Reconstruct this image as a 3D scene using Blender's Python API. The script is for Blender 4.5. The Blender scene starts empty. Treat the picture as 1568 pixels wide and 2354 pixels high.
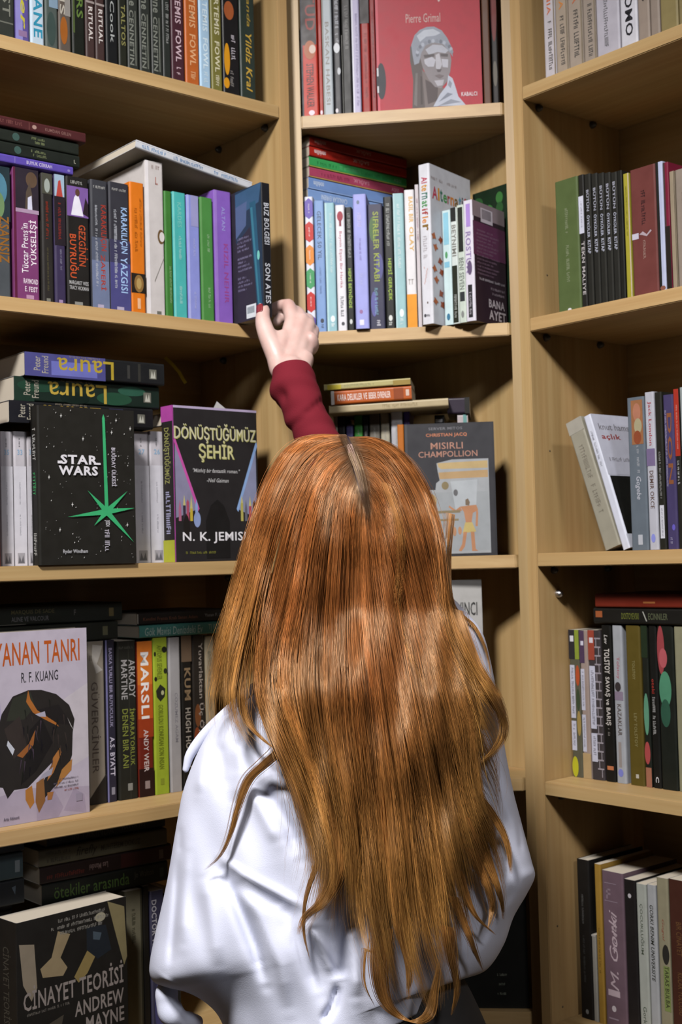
import bpy, bmesh, math, random
import numpy as np
from mathutils import Vector, Matrix

# ------------------------------------------------------------------ camera, light, exposure
SC = bpy.context.scene
COL = SC.collection
CZ = 1.45                       # camera height above the floor
FPX, PITCH, ROLL = 2950.0, 0.0388, -0.0263
cp, sp, cr, sr = math.cos(PITCH), math.sin(PITCH), math.cos(ROLL), math.sin(ROLL)
_U = np.array([0, -sp, cp]); _R = np.array([1.0, 0, 0])
CF = np.array([0, cp, sp]); CR = cr * _R + sr * _U; CU = -sr * _R + cr * _U
CAM = np.array([0.0, 0.0, CZ])

cam_data = bpy.data.cameras.new('camera')
cam = bpy.data.objects.new('camera', cam_data); COL.objects.link(cam)
cam.matrix_world = Matrix(((CR[0], CU[0], -CF[0], 0), (CR[1], CU[1], -CF[1], 0), (CR[2], CU[2], -CF[2], CZ), (0, 0, 0, 1)))
cam_data.sensor_fit = 'HORIZONTAL'; cam_data.sensor_width = 36.0
cam_data.lens = FPX / 1568 * 36.0
cam_data.clip_start = 0.05
cam_data.dof.use_dof = True; cam_data.dof.focus_distance = 1.47; cam_data.dof.aperture_fstop = 12.5
SC.camera = cam

SC.view_settings.view_transform = 'Standard'; SC.view_settings.look = 'None'
SC.view_settings.gamma = 1.0; SC.view_settings.use_curve_mapping = False
SC.view_settings.exposure = 0.42

world = bpy.data.worlds.new('room_air'); SC.world = world; world.use_nodes = True
world.node_tree.nodes['Background'].inputs[0].default_value = (1.0, 0.93, 0.84, 1)
world.node_tree.nodes['Background'].inputs[1].default_value = 0.008

def area(name, loc, target, size, power, colour):
    l = bpy.data.lights.new(name, 'AREA'); l.shape = 'DISK'; l.size = size; l.energy = power; l.color = colour
    o = bpy.data.objects.new(name, l); COL.objects.link(o); o.location = loc
    o.rotation_euler = (Vector(target) - Vector(loc)).to_track_quat('-Z', 'Y').to_euler()
    return o
def spot(name, loc, target, radius, power, colour, deg):
    l = bpy.data.lights.new(name, 'SPOT'); l.shadow_soft_size = radius; l.energy = power; l.color = colour; l.spot_size = math.radians(deg); l.spot_blend = 1.0
    o = bpy.data.objects.new(name, l); COL.objects.link(o); o.location = loc
    o.rotation_euler = (Vector(target) - Vector(loc)).to_track_quat('-Z', 'Y').to_euler(); return o
spot('ceiling_spot_light', (-0.55, 0.02, CZ + 1.80), (0.02, 1.85, CZ - 0.02), 0.19, 500, (1.0, 0.965, 0.95), 57)
area('ceiling_lamp_light', (1.15, -1.5, CZ + 1.8), (0.1, 1.8, CZ), 0.45, 42, (0.98, 0.97, 1.0))

# ------------------------------------------------------------------ helpers
def ray(x, y):
    return CF + (x - 784) / FPX * CR - (y - 1177) / FPX * CU
def at(x, y, Y):                                     # point of the place at a depth Y
    d = ray(x, y); return CAM + d * (Y / d[1])
def proj(P):
    d = np.asarray(P, float) - CAM; w = d @ CF
    return 784 + FPX * (d @ CR) / w, 1177 - FPX * (d @ CU) / w
def lin(h):
    if not isinstance(h, str): return tuple(h)
    h = h.lstrip('#')
    if len(h) == 3: h = ''.join(c * 2 for c in h)
    v = [int(h[i:i + 2], 16) / 255 for i in (0, 2, 4)]
    return tuple(c / 12.92 if c <= 0.04045 else ((c + 0.055) / 1.055) ** 2.4 for c in v)

def mat(name):
    m = bpy.data.materials.new(name); m.use_nodes = True
    nt = m.node_tree; b = nt.nodes['Principled BSDF']
    return m, nt, b
def N(nt, t, **kw):
    n = nt.nodes.new(t)
    for k, v in kw.items(): setattr(n, k, v)
    return n
def ramp(nt, fac, stops):
    r = N(nt, 'ShaderNodeValToRGB'); e = r.color_ramp.elements
    e[0].position, e[0].color = stops[0][0], (*stops[0][1], 1); e[1].position, e[1].color = stops[-1][0], (*stops[-1][1], 1)
    for p, c in stops[1:-1]:
        x = e.new(p); x.color = (*c, 1)
    nt.links.new(fac, r.inputs[0]); return r.outputs[0]

def wood(name, axis):
    m, nt, b = mat(name); L = nt.links
    tc = N(nt, 'ShaderNodeTexCoord'); mp = N(nt, 'ShaderNodeMapping')
    s = [60, 60, 60]; s[axis] = 1.6; mp.inputs['Scale'].default_value = s
    L.new(tc.outputs['Object'], mp.inputs[0])
    n1 = N(nt, 'ShaderNodeTexNoise'); n1.inputs['Scale'].default_value = 1.4; n1.inputs['Detail'].default_value = 6; n1.inputs['Roughness'].default_value = .62
    L.new(mp.outputs[0], n1.inputs[0])
    mp2 = N(nt, 'ShaderNodeMapping'); s2 = [14, 14, 14]; s2[axis] = 0.9; mp2.inputs['Scale'].default_value = s2
    L.new(tc.outputs['Object'], mp2.inputs[0])
    n2 = N(nt, 'ShaderNodeTexNoise'); n2.inputs['Scale'].default_value = 1.0; n2.inputs['Detail'].default_value = 3
    L.new(mp2.outputs[0], n2.inputs[0])
    c1 = ramp(nt, n1.outputs[0], [(.30, (.262, .168, .070)), (.5, (.302, .203, .090)), (.72, (.340, .238, .114))])
    c2 = ramp(nt, n2.outputs[0], [(.3, (.88, .90, .86)), (.5, (1, .98, .94)), (.7, (1.03, .95, .88))])
    mx = N(nt, 'ShaderNodeMix', data_type='RGBA', blend_type='MULTIPLY'); mx.inputs[0].default_value = 1
    L.new(c1, mx.inputs[6]); L.new(c2, mx.inputs[7]); L.new(mx.outputs[2], b.inputs['Base Color'])
    b.inputs['Roughness'].default_value = .5
    bp = N(nt, 'ShaderNodeBump'); bp.inputs['Strength'].default_value = .08; bp.inputs['Distance'].default_value = .002
    L.new(n1.outputs[0], bp.inputs['Height']); L.new(bp.outputs[0], b.inputs['Normal'])
    return m
WOOD_V, WOOD_H = wood('beech_laminate_upright', 2), wood('beech_laminate_board', 0)

def printed(name, rough, spec):
    m, nt, b = mat(name); L = nt.links
    a = N(nt, 'ShaderNodeAttribute', attribute_name='ink'); tc = N(nt, 'ShaderNodeTexCoord')
    n = N(nt, 'ShaderNodeTexNoise'); n.inputs['Scale'].default_value = 55; n.inputs['Detail'].default_value = 5
    L.new(tc.outputs['Object'], n.inputs[0])
    w = ramp(nt, n.outputs[0], [(.3, (.90, .90, .90)), (.6, (1, 1, 1))])
    mx = N(nt, 'ShaderNodeMix', data_type='RGBA', blend_type='MULTIPLY'); mx.inputs[0].default_value = 1
    L.new(a.outputs['Color'], mx.inputs[6]); L.new(w, mx.inputs[7]); L.new(mx.outputs[2], b.inputs['Base Color'])
    rr = N(nt, 'ShaderNodeMath', operation='MULTIPLY_ADD'); rr.inputs[1].default_value = .2; rr.inputs[2].default_value = rough - .1
    L.new(n.outputs[0], rr.inputs[0]); L.new(rr.outputs[0], b.inputs['Roughness'])
    b.inputs['Specular IOR Level'].default_value = spec
    return m
PRINT = printed('printed_cover', .45, .2)

def pages():
    m, nt, b = mat('page_edges'); L = nt.links
    tc = N(nt, 'ShaderNodeTexCoord'); wv = N(nt, 'ShaderNodeTexWave', wave_type='BANDS', bands_direction='X')
    wv.inputs['Scale'].default_value = 420; wv.inputs['Distortion'].default_value = 1.5; wv.inputs['Detail'].default_value = 2
    L.new(tc.outputs['Object'], wv.inputs[0])
    L.new(ramp(nt, wv.outputs[0], [(0, (.29, .25, .195)), (1, (.41, .37, .30))]), b.inputs['Base Color'])
    b.inputs['Roughness'].default_value = .85
    return m
PAGES = pages()

def simple(name, rgb, rough, metal=0.0, var=.12, scale=30, bump=0.0, sheen=0.0):
    m, nt, b = mat(name); L = nt.links
    tc = N(nt, 'ShaderNodeTexCoord'); n = N(nt, 'ShaderNodeTexNoise'); n.inputs['Scale'].default_value = scale; n.inputs['Detail'].default_value = 5
    L.new(tc.outputs['Object'], n.inputs[0])
    L.new(ramp(nt, n.outputs[0], [(.3, tuple(c * (1 - var) for c in rgb)), (.7, tuple(min(1, c * (1 + var)) for c in rgb))]), b.inputs['Base Color'])
    b.inputs['Roughness'].default_value = rough; b.inputs['Metallic'].default_value = metal
    if sheen: b.inputs['Sheen Weight'].default_value = sheen
    if bump:
        bp = N(nt, 'ShaderNodeBump'); bp.inputs['Strength'].default_value = bump; bp.inputs['Distance'].default_value = .002
        L.new(n.outputs[0], bp.inputs['Height']); L.new(bp.outputs[0], b.inputs['Normal'])
    return m

def link(name, mesh, material, parent=None, smooth=False):
    o = bpy.data.objects.new(name, mesh); COL.objects.link(o)
    if material is not None: mesh.materials.append(material)
    if parent is not None: o.parent = parent
    if smooth: mesh.polygons.foreach_set('use_smooth', [True] * len(mesh.polygons))
    return o
def mesh_of(name, v, f):
    me = bpy.data.meshes.new(name); me.from_pydata([tuple(map(float, p)) for p in v], [], f); me.update(); return me
def tag(o, label=None, cat=None, group=None, kind=None):
    for k, x in (('label', label), ('category', cat), ('group', group), ('kind', kind)):
        if x: o[k] = x
    return o
def empty(name, loc=(0, 0, 0)):
    o = bpy.data.objects.new(name, None); COL.objects.link(o); o.location = loc; o.empty_display_size = .05; return o
def prism(poly, z0, z1, bevel=0.0):                  # upright prism over a plan outline
    bm = bmesh.new(); n = len(poly)
    lo = [bm.verts.new((p[0], p[1], z0)) for p in poly]; hi = [bm.verts.new((p[0], p[1], z1)) for p in poly]
    bm.faces.new(lo[::-1]); bm.faces.new(hi)
    for i in range(n): bm.faces.new((lo[i], lo[(i + 1) % n], hi[(i + 1) % n], hi[i]))
    bmesh.ops.recalc_face_normals(bm, faces=bm.faces)
    if bevel: bmesh.ops.bevel(bm, geom=list(bm.edges), offset=bevel, segments=2, affect='EDGES', clamp_overlap=True)
    me = bpy.data.meshes.new('m'); bm.to_mesh(me); bm.free(); return me

# ------------------------------------------------------------------ plan of the three bookcases
class Unit:
    def __init__(s, x, y, ang):
        s.o = np.array([x, y]); s.ang = ang; s.a = np.array([math.cos(ang), math.sin(ang)]); s.n = np.array([-math.sin(ang), math.cos(ang)])
    def P(s, t, m=0.0): return s.o + s.a * t + s.n * m
    def hit(s, x, y, m=0.0):                         # picture ray on the upright plane m behind the unit's front
        d = ray(x, y); k = (s.n @ (s.o + s.n * m)) / (s.n @ d[:2]); Q = CAM + d * k
        return (Q[:2] - s.o) @ s.a, Q[2]
    def s_at(s, x, z, m=0.0, y=None):                # position along the unit for a picture x at height z
        y = proj((*s.P(0, m), z))[1]
        for _ in range(5):
            t = s.hit(x, y, m)[0]; y = proj((*s.P(t, m), z))[1]
        return t
UL = Unit(-0.1, 1.9497, math.radians(39.58)); UC = Unit(0.1, 1.9928, math.radians(-6.95)); UR = Unit(0.27, 1.9441, math.radians(-49.78))
UCL = Unit(-0.052, 2.022, math.radians(39.58))       # line of the stack lying along the corner unit's inner wall
UNITS = {'L': UL, 'C': UC, 'R': UR, 'W': UCL}
TH = .0202; Z0 = CZ + .0106
DZ = {'L': {3: -.005, 4: .0045}, 'C': {1: -.0018, 2: .0026, 3: -.0068, 4: .0028, 5: 0}, 'R': {1: .0018, 2: -.0018, 3: -.0055, 4: .0055}}
DZ['W'] = DZ['C']
def shelf_z(u, k): return Z0 + (3 - k) * .35 + DZ[u].get(k, 0)
SHELVES = range(0, 7)
DEP = .235

# ------------------------------------------------------------------ room
floor = link('floor', prism([(-2.6, -3.2), (2.6, -3.2), (2.6, 3.0), (-2.6, 3.0)], -.05, 0), simple('grey_floor_tile', (.035, .03, .026), .5))
tag(floor, kind='structure')
plaster = simple('cream_plaster', (.30, .27, .22), .9, var=.04, scale=12)
def wall(name, u, t0, t1, m):
    w = link(name, prism([u.P(t0, m), u.P(t1, m), u.P(t1, m + .08), u.P(t0, m + .08)], 0, 3.35), plaster); tag(w, kind='structure')
wall('wall_left', UL, -2.6, .56, .335); wall('wall_right', UR, -.62, 2.4, .30)
ceil = link('ceiling', prism([(-2.6, -3.2), (2.6, -3.2), (2.6, 3.0), (-2.6, 3.0)], 3.35, 3.4), plaster); tag(ceil, kind='structure')

# ------------------------------------------------------------------ bookcases
DARK = simple('dark_plastic_cap', (.035, .033, .03), .4)
STEEL = simple('brushed_steel', (.5, .5, .52), .3, metal=1.0)
HOLE = simple('drilled_hole', (.05, .035, .02), .9)
def knob(name, P, d, r, l, m, parent):
    bm = bmesh.new(); bmesh.ops.create_uvsphere(bm, u_segments=16, v_segments=8, radius=r)
    for v in bm.verts: v.co.z *= l / r
    me = bpy.data.meshes.new('m'); bm.to_mesh(me); bm.free()
    o = link(name, me, m, parent, True); o.location = P; o.rotation_euler = Vector(d).to_track_quat('Z', 'Y').to_euler(); return o
def local_box(u, t0, t1, m0, m1, z0, z1, name, material, parent, bev=.0012):
    o = link(name, prism([(t0, m0), (t1, m0), (t1, m1), (t0, m1)], z0, z1, bev), material, parent)
    return o
def straight_case(u, key, t_in, t_far, label):       # t_in: inner face of the visible side; t_far: inner face of the other
    root = empty('bookcase', (u.o[0], u.o[1], 0)); root.rotation_euler = (0, 0, u.ang)
    tag(root, label, 'bookcase', 'light wood bookcases in the corner of the shop')
    sg = 1 if t_in > t_far else -1
    for e in (t_in, t_far):
        s2 = sg if e == t_in else -sg
        a, b = sorted((e, e + s2 * .0195))
        local_box(u, a, b, 0, DEP + .012, 0, 2.78, 'side_panel', WOOD_V, root)
    a, b = sorted((t_in, t_far))
    for k in SHELVES:
        z = shelf_z(key, k)
        local_box(u, a + .0004, b - .0004, .0008, DEP, z - TH, z, 'shelf', WOOD_H, root)
        for m in (.036, .165):
            knob('shelf_pin', (t_in - sg * .001, m, z - TH - .006), (-sg, 0, 0), .0055, .009, DARK, root)
    local_box(u, a + .0004, b - .0004, DEP + .0005, DEP + .008, .0, 2.775, 'back_panel', WOOD_H, root, 0)
    local_box(u, a + .0004, b - .0004, .02, .038, 0, .075, 'plinth', WOOD_H, root)
    local_box(u, a + .0004, b - .0004, .0008, DEP, 2.755, 2.775, 'top_board', WOOD_H, root)
    return root, sg
T_LI, T_RI = .0275, .0318
case_l, _ = straight_case(UL, 'L', T_LI, -.82, 'light wood bookcase whose inner side the hand rests against, with space opera and face-out novels')
case_r, _ = straight_case(UR, 'R', T_RI, .82, 'light wood bookcase of mostly classic novels beyond the slim corner unit')
knob('shelf_pin', (T_RI + .001, .045, shelf_z('R', 3) - .062), (1, 0, 0), .0062, .009, STEEL, case_r)['label'] = 'bare steel shelf pin'
for m, z in ((.045, 1.88), (.038, 1.61), (.026, .78), (.085, 1.16), (.02, .90)):
    knob('pin_hole', (T_RI, m, z), (1, 0, 0), .0016, .0006, HOLE, case_r)

A = UC.P(-.1475); B = UC.P(.171)
LW, RW = .15, .066                                   # depth of the corner unit's two cheeks
A2 = A + UL.n * LW; B2 = B + UR.n * RW
M2 = np.array([[UL.a[0], UR.a[0]], [UL.a[1], UR.a[1]]]); pq = np.linalg.solve(M2, B2 - A2); KC = A2 + UL.a * pq[0]
corner = empty('corner_bookcase', (UC.o[0], UC.o[1], 0))
tag(corner, 'narrow light wood corner bookcase set at an angle between the two wide bookcases', 'bookcase', None)
OFS = np.array([UC.o[0], UC.o[1]])
def cpart(name, poly, z0, z1, m, bev=.0012):
    return link(name, prism([p - OFS for p in poly], z0, z1, bev), m, corner)
fa = UC.a
w_l = .0185 / (UL.a @ fa); w_r = .0185 / (UR.a @ fa)
cpart('side_panel', [A - fa * w_l, A, A2, A2 - UL.a * .0185], 0, 2.78, WOOD_V)
cpart('side_panel', [B, B + fa * w_r, B2 + UR.a * .0185, B2], 0, 2.78, WOOD_V)
bk = .008
cpart('back_panel', [A2 - UL.a * .0185, KC + UL.a * .004, KC + UL.a * .004 + UL.n * bk, A2 - UL.a * .0185 + UL.n * bk], 0, 2.78, WOOD_V, 0)
cpart('back_panel', [KC, B2 + UR.a * .0185, B2 + UR.a * .0185 + UR.n * bk, KC + UR.n * bk], 0, 2.78, WOOD_V, 0)
e1, e2 = UL.a * .0006, UR.a * .0006
for k in SHELVES:
    z = shelf_z('C', k); f = UC.n * .0006
    cpart('shelf', [A + e1 + f, B - fa * .0035 + f, B - e2 * 2 + UR.n * .012, B2 - e2 - UR.n * .0005, KC - (UL.n + UR.n) * .0006, A2 + e1 - UL.n * .0005], z - TH, z, WOOD_H)
    for P, d in ((B + UR.n * .05 - UR.a * .001, -UR.a), (A + UL.n * .05 + UL.a * .001, UL.a)):
        knob('shelf_pin', (*(P - OFS), z - TH - .006), (*d, 0), .0055, .009, DARK, corner)

# ------------------------------------------------------------------ books
_tc = {}
def text_shape(s, bold=0.0, shear=0.0):
    key = (s, bold, shear)
    if key not in _tc:
        c = bpy.data.curves.new('t', 'FONT'); c.body = s; c.resolution_u = 2; c.offset = bold; c.shear = shear; c.space_character = 1.0 + bold * 4
        o = bpy.data.objects.new('t', c); me = bpy.data.meshes.new_from_object(o)
        v = np.array([(p.co.x, p.co.y) for p in me.vertices]) if len(me.vertices) else np.zeros((0, 2))
        f = [tuple(p.vertices) for p in me.polygons]
        bpy.data.objects.remove(o); bpy.data.curves.remove(c); bpy.data.meshes.remove(me)
        if len(v): v = (v - v.min(0)) / np.maximum(v.max(0) - v.min(0), 1e-6)
        _tc[key] = (v, f)
    return _tc[key]

class Ink:                                           # coloured faces of one cover
    def __init__(s): s.v, s.f, s.c = [], [], []
    def add(s, v, f, col):
        k = len(s.v); s.v += [tuple(p) for p in v]; s.f += [tuple(i + k for i in q) for q in f]; s.c += [tuple(.575 * x for x in lin(col))] * len(f)
    def build(s, name, parent, material=None):
        me = mesh_of(name, s.v, s.f); at_ = me.color_attributes.new('ink', 'FLOAT_COLOR', 'CORNER')
        arr = np.repeat(np.array([(*c, 1.0) for c in s.c], dtype=np.float32), [len(q) for q in s.f], axis=0)
        at_.data.foreach_set('color', arr.ravel())
        return link(name, me, material or PRINT, parent)

def paint(ink, items, W, H, frame):
    """items in face coordinates: u to the right 0..1, v downwards 0..1; frame(U, V, lift) -> local point, U, V in metres (V upwards)"""
    lay = 0
    rnd = random.Random(len(items) * 7 + int(W * 1e5))
    for it in items:
        lay += 1; e = .00018 + .000012 * lay; k = it[0]
        if k == 'r':
            _, u0, v0, u1, v1, col = it
            q = [(u0, v1), (u1, v1), (u1, v0), (u0, v0)]
            ink.add([frame(u * W, (1 - v) * H, e) for u, v in q], [(0, 1, 2, 3)], col)
        elif k == 'p':
            ink.add([frame(u * W, (1 - v) * H, e) for u, v in it[1]], [tuple(range(len(it[1])))], it[2])
        elif k == 'e':
            _, u0, v0, u1, v1, col = it
            n = 24; cu, cv, ru, rv = (u0 + u1) / 2, (v0 + v1) / 2, (u1 - u0) / 2, (v1 - v0) / 2
            ink.add([frame((cu + ru * math.cos(a)) * W, (1 - cv - rv * math.sin(a)) * H, e) for a in [2 * math.pi * i / n for i in range(n)]], [tuple(range(n))], col)
        elif k == 'b':                               # a run of small unreadable print: words made of letter-like strokes
            _, u0, v0, u1, v1, col, rot = it
            p = 0.0; L = (v1 - v0) * H if rot in 'du' else (u1 - u0) * W; w_ = (u1 - u0) * W if rot in 'du' else (v1 - v0) * H
            cw = w_ * .52; vs, fs = [], []
            while p < L - cw:
                if rnd.random() < .16: p += cw; continue
                hh = rnd.choice((1, 1, .75, .85)); sw = cw * .28
                for (a, b, c, d) in rnd.choice((((0, 0, sw, 1), (cw * .5, 0, cw * .5 + sw, 1)), ((0, 0, sw, 1), (0, 0, cw * .75, .2)), ((cw * .2, 0, cw * .2 + sw, 1), (0, .8, cw * .8, 1)), ((0, 0, sw, 1), (0, .4, cw * .75, .6), (0, .82, cw * .75, 1)))):
                    q = [(p + a, b * hh), (p + c, b * hh), (p + c, d * hh), (p + a, d * hh)]
                    for x, y in q:
                        if rot == 'd': uu, vv = u0 * W + y * w_, (1 - v0) * H - x
                        elif rot == 'u': uu, vv = u1 * W - y * w_, (1 - v1) * H + x
                        elif rot == 'i': uu, vv = u1 * W - x, (1 - v0) * H - y * w_
                        else: uu, vv = u0 * W + x, (1 - v1) * H + y * w_
                        vs.append(frame(uu, vv, e))
                    n = len(vs); fs.append((n - 4, n - 3, n - 2, n - 1))
                p += cw
            if fs: ink.add(vs, fs, col)
        elif k == 't':
            _, s, u0, v0, u1, v1, col = it[:7]; rot = it[7] if len(it) > 7 else 'd'; bold = it[8] if len(it) > 8 else .012; sh = it[9] if len(it) > 9 else 0
            tv, tf = text_shape(s, bold, sh); o = []
            for x, y in tv:
                if rot == 'd': u, v = u0 + y * (u1 - u0), v0 + x * (v1 - v0)
                elif rot == 'u': u, v = u1 - y * (u1 - u0), v1 - x * (v1 - v0)
                elif rot == 'i': u, v = u1 - x * (u1 - u0), v0 + y * (v1 - v0)
                else: u, v = u0 + x * (u1 - u0), v1 - y * (v1 - v0)
                o.append(frame(u * W, (1 - v) * H, e))
            ink.add(o, tf, col)

def flatten(items):                                  # prints of a lying book (u along its length) turned into spine coordinates
    out = []
    for it in items:
        k = it[0]
        if k in 'reb':
            u0, v0, u1, v1 = it[1:5]
            n = (k, 1 - v1, u0, 1 - v0, u1, it[5])
            if k == 'b': n += ({'h': 'd', 'i': 'u'}[it[6]],)
            out.append(n)
        elif k == 'p': out.append((k, [(1 - v, u) for u, v in it[1]], it[2]))
        else:
            rot = it[7] if len(it) > 7 else 'h'
            out.append((k, it[1], 1 - it[5], it[2], 1 - it[3], it[4], it[6], {'h': 'd', 'i': 'u', 'd': 'i', 'u': 'h'}[rot], *(it[8:])))
    return out

def make_book(W, D, H, col, sp=(), right=(), left=(), rc=None, lc=None, hard=False, group=None, label=None, wear=None):
    root = empty('book'); tag(root, label, 'book', group)
    ink = Ink(); t = min(.0022 if hard else .0007, W * .2); r = min(.0028, W * .22)
    arc = [(r - r * math.cos(a), r - r * math.sin(a)) for a in (0, math.pi / 6, math.pi / 3, math.pi / 2)]
    outer = [(0, D)] + arc + [(W - x, y) for x, y in arc[::-1]] + [(W, D)]
    ri = max(r - t, .0003); arci = [(t + ri - ri * math.cos(a), t + ri - ri * math.sin(a)) for a in (0, math.pi / 4, math.pi / 2)]
    inner = [(t, D)] + arci + [(W - x, y) for x, y in arci[::-1]] + [(W - t, D)]
    no, ni = len(outer), len(inner)
    def side(i): return lc if i == 0 and lc else rc if i == no - 2 and rc else col
    for i in range(no - 1):
        (x0, y0), (x1, y1) = outer[i], outer[i + 1]
        ink.add([(x0, y0, 0), (x1, y1, 0), (x1, y1, H), (x0, y0, H)], [(0, 1, 2, 3)], side(i))
    for i in range(ni - 1):
        (x0, y0), (x1, y1) = inner[i], inner[i + 1]
        ink.add([(x0, y0, 0), (x1, y1, 0), (x1, y1, H), (x0, y0, H)], [(3, 2, 1, 0)], 'ddd8cc')
    ring = outer + inner[::-1]
    edge = col if hard else tuple(.6 * a + .4 * .6 for a in lin(col))
    for z in (0, H): ink.add([(x, y, z) for x, y in ring], [tuple(range(len(ring)))[::(1 if z else -1)]], edge)
    for X, Xi in ((0, t), (W, W - t)):
        ink.add([(X, D, 0), (Xi, D, 0), (Xi, D, H), (X, D, H)], [(0, 1, 2, 3)], edge)
    paint(ink, sp, W, H, lambda u, v, e: (u, -e, v))
    paint(ink, right, D, H, lambda u, v, e: (W + e, u, v))
    paint(ink, left, D, H, lambda u, v, e: (-e, D - u, v))
    ink.build('cover', root)
    g = .003 if hard else .0006; pw = t + .0002
    pb = prism([(pw, pw), (W - pw, pw), (W - pw, D - (g + .001)), (pw, D - (g + .001))], g, H - g)
    link('page_block', pb, PAGES, root)
    return root

def rotz(a): return Matrix.Rotation(a, 4, 'Z')
GROUPS = {}; STAND = {}
def top_of(u, k, x0, x1, m=.05):                      # height on which a book laid across upright ones rests
    s0, s1 = sorted(UNITS[u].s_at(x, shelf_z(u, k) + .2, m) for x in (x0, x1))
    return shelf_z(u, k) + max([h for a, b, h in STAND.get((u, k), []) if b > s0 + .002 and a < s1 - .002] or [.2]) + .0006
def bk(u, k, x0, x1, yt, m, col, label, sp=(), d=.132, h=None, yaw=0.0, **kw):
    """an upright book, spine out: picture x of its two base corners, picture y of its top, m behind the front edge"""
    U = UNITS[u]; z = shelf_z(u, k) + .0003
    s0, s1 = U.s_at(x0, z, m), U.s_at(x1, z, m)
    w = max(.006, s1 - s0 - .0006)
    H = h if h else U.hit((x0 + x1) / 2 - .012 * (proj((*U.P(s0, m), z))[1] - yt), yt, m)[1] - z
    STAND.setdefault((u, k), []).append((s0, s1, H + .0003))
    b = make_book(w, d, H, col, sp, group=kw.pop('group', GROUPS.get((u, k))), label=label, **kw)
    P = U.P(s0 + .0003, m); b.matrix_world = Matrix.Translation((*P, z)) @ rotz(U.ang + yaw)
    return b
def face(u, k, x0, x1, yt, m0, m1, w, col, label, right=(), sp=(), h=None, yb=None, **kw):
    """a book standing with its front cover to the room; m0, m1: distance of the cover's two ends behind the front edge"""
    U = UNITS[u]; z = shelf_z(u, k) + .0003
    P0, P1 = U.P(U.s_at(x0, z, m0), m0), U.P(U.s_at(x1, z, m1), m1)
    v = P1 - P0; D = float(np.linalg.norm(v)); ang = math.atan2(v[1], v[0]); nn = np.array([-v[1], v[0]]) / D
    H = h if h else U.hit((x0 + x1) / 2, yt, (m0 + m1) / 2)[1] - z
    b = make_book(w, D, H, col, sp, right, group=kw.pop('group', GROUPS.get((u, k))), label=label, **kw)
    b.matrix_world = Matrix.Translation((*(P0 + nn * w), z)) @ rotz(ang - math.pi / 2)
    return b
def lay(u, xl, xr, yt, yb, m, col, label, sp=(), d=.135, yaw=0.0, tilt=0.0, xref=None, L=None, z=None, th=None, **kw):
    """a book lying flat, spine to the room; picture corners of the spine's end at xl (top, bottom) and picture x of the other end"""
    U = UNITS[u]; s0, zb = U.hit(xl, yb, m); s0t, zt = U.hit(xl, yt, m)
    if z is not None: zb, zt = z, z + (zt - zb)
    if th: zt = zb + th
    s1 = U.s_at(xr, zb, m); H = L or s1 - s0
    b = make_book(zt - zb - .0005, d, H, col, flatten(sp), label=label, **kw)
    # local x -> up, local z -> back along the unit, so the spine (y = 0) still faces the room
    M = Matrix(((0, 0, -1, H), (0, 1, 0, 0), (1, 0, 0, 0), (0, 0, 0, 1)))
    P = U.P(s0, m)
    b.matrix_world = Matrix.Translation((*P, zb + .0003)) @ rotz(U.ang + yaw) @ Matrix.Rotation(tilt, 4, 'Y') @ M
    return b
def lean(u, TL, BL, BR, m, col, label, sp=(), d=.13, **kw):
    """a book leaning sideways, spine out; picture corners of its spine"""
    U = UNITS[u]; a, b_, c = [np.array(U.hit(*p, m)) for p in (TL, BL, BR)]
    up = a - b_; H = np.linalg.norm(up); up /= H; rt = np.array([up[1], -up[0]]); w = abs((c - b_) @ rt)
    z = shelf_z('R', 3)
    k = make_book(w, d, H, col, sp, label=label, **kw)
    low = b_ if b_[1] < (b_ + rt * w)[1] else b_ + rt * w
    base = b_ + np.array([0, z + .0004 - low[1]])
    M = Matrix(((rt[0], 0, up[0], 0), (0, 1, 0, 0), (rt[1], 0, up[1], 0), (0, 0, 0, 1)))
    P = U.P(base[0], m); k.matrix_world = Matrix.Translation((*P, base[1])) @ rotz(U.ang) @ M
    return k

GROUPS.update({('L', 1): 'books on the top visible shelf of the space opera bookcase', ('L', 2): 'books on the shelf the hand reaches', ('L', 3): 'books on the eye-level shelf of the space opera bookcase',
    ('L', 4): 'books on the shelf beside the white shirt', ('L', 5): 'books on the lowest visible shelf beside the white shirt', ('C', 1): 'books on the top visible shelf of the corner unit', ('C', 2): 'books under the lying stack in the corner unit',
    ('C', 3): 'books on the eye-level shelf of the corner unit', ('R', 1): 'pale paperbacks on the top shelf of the classics bookcase', ('R', 2): 'books on the second shelf of the classics bookcase',
    ('R', 3): 'books on the eye-level shelf of the classics bookcase', ('R', 4): 'books under the lying pair in the classics bookcase', ('R', 5): 'books on the lowest visible shelf of the classics bookcase'})
W_ = 'f0eef4'
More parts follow.
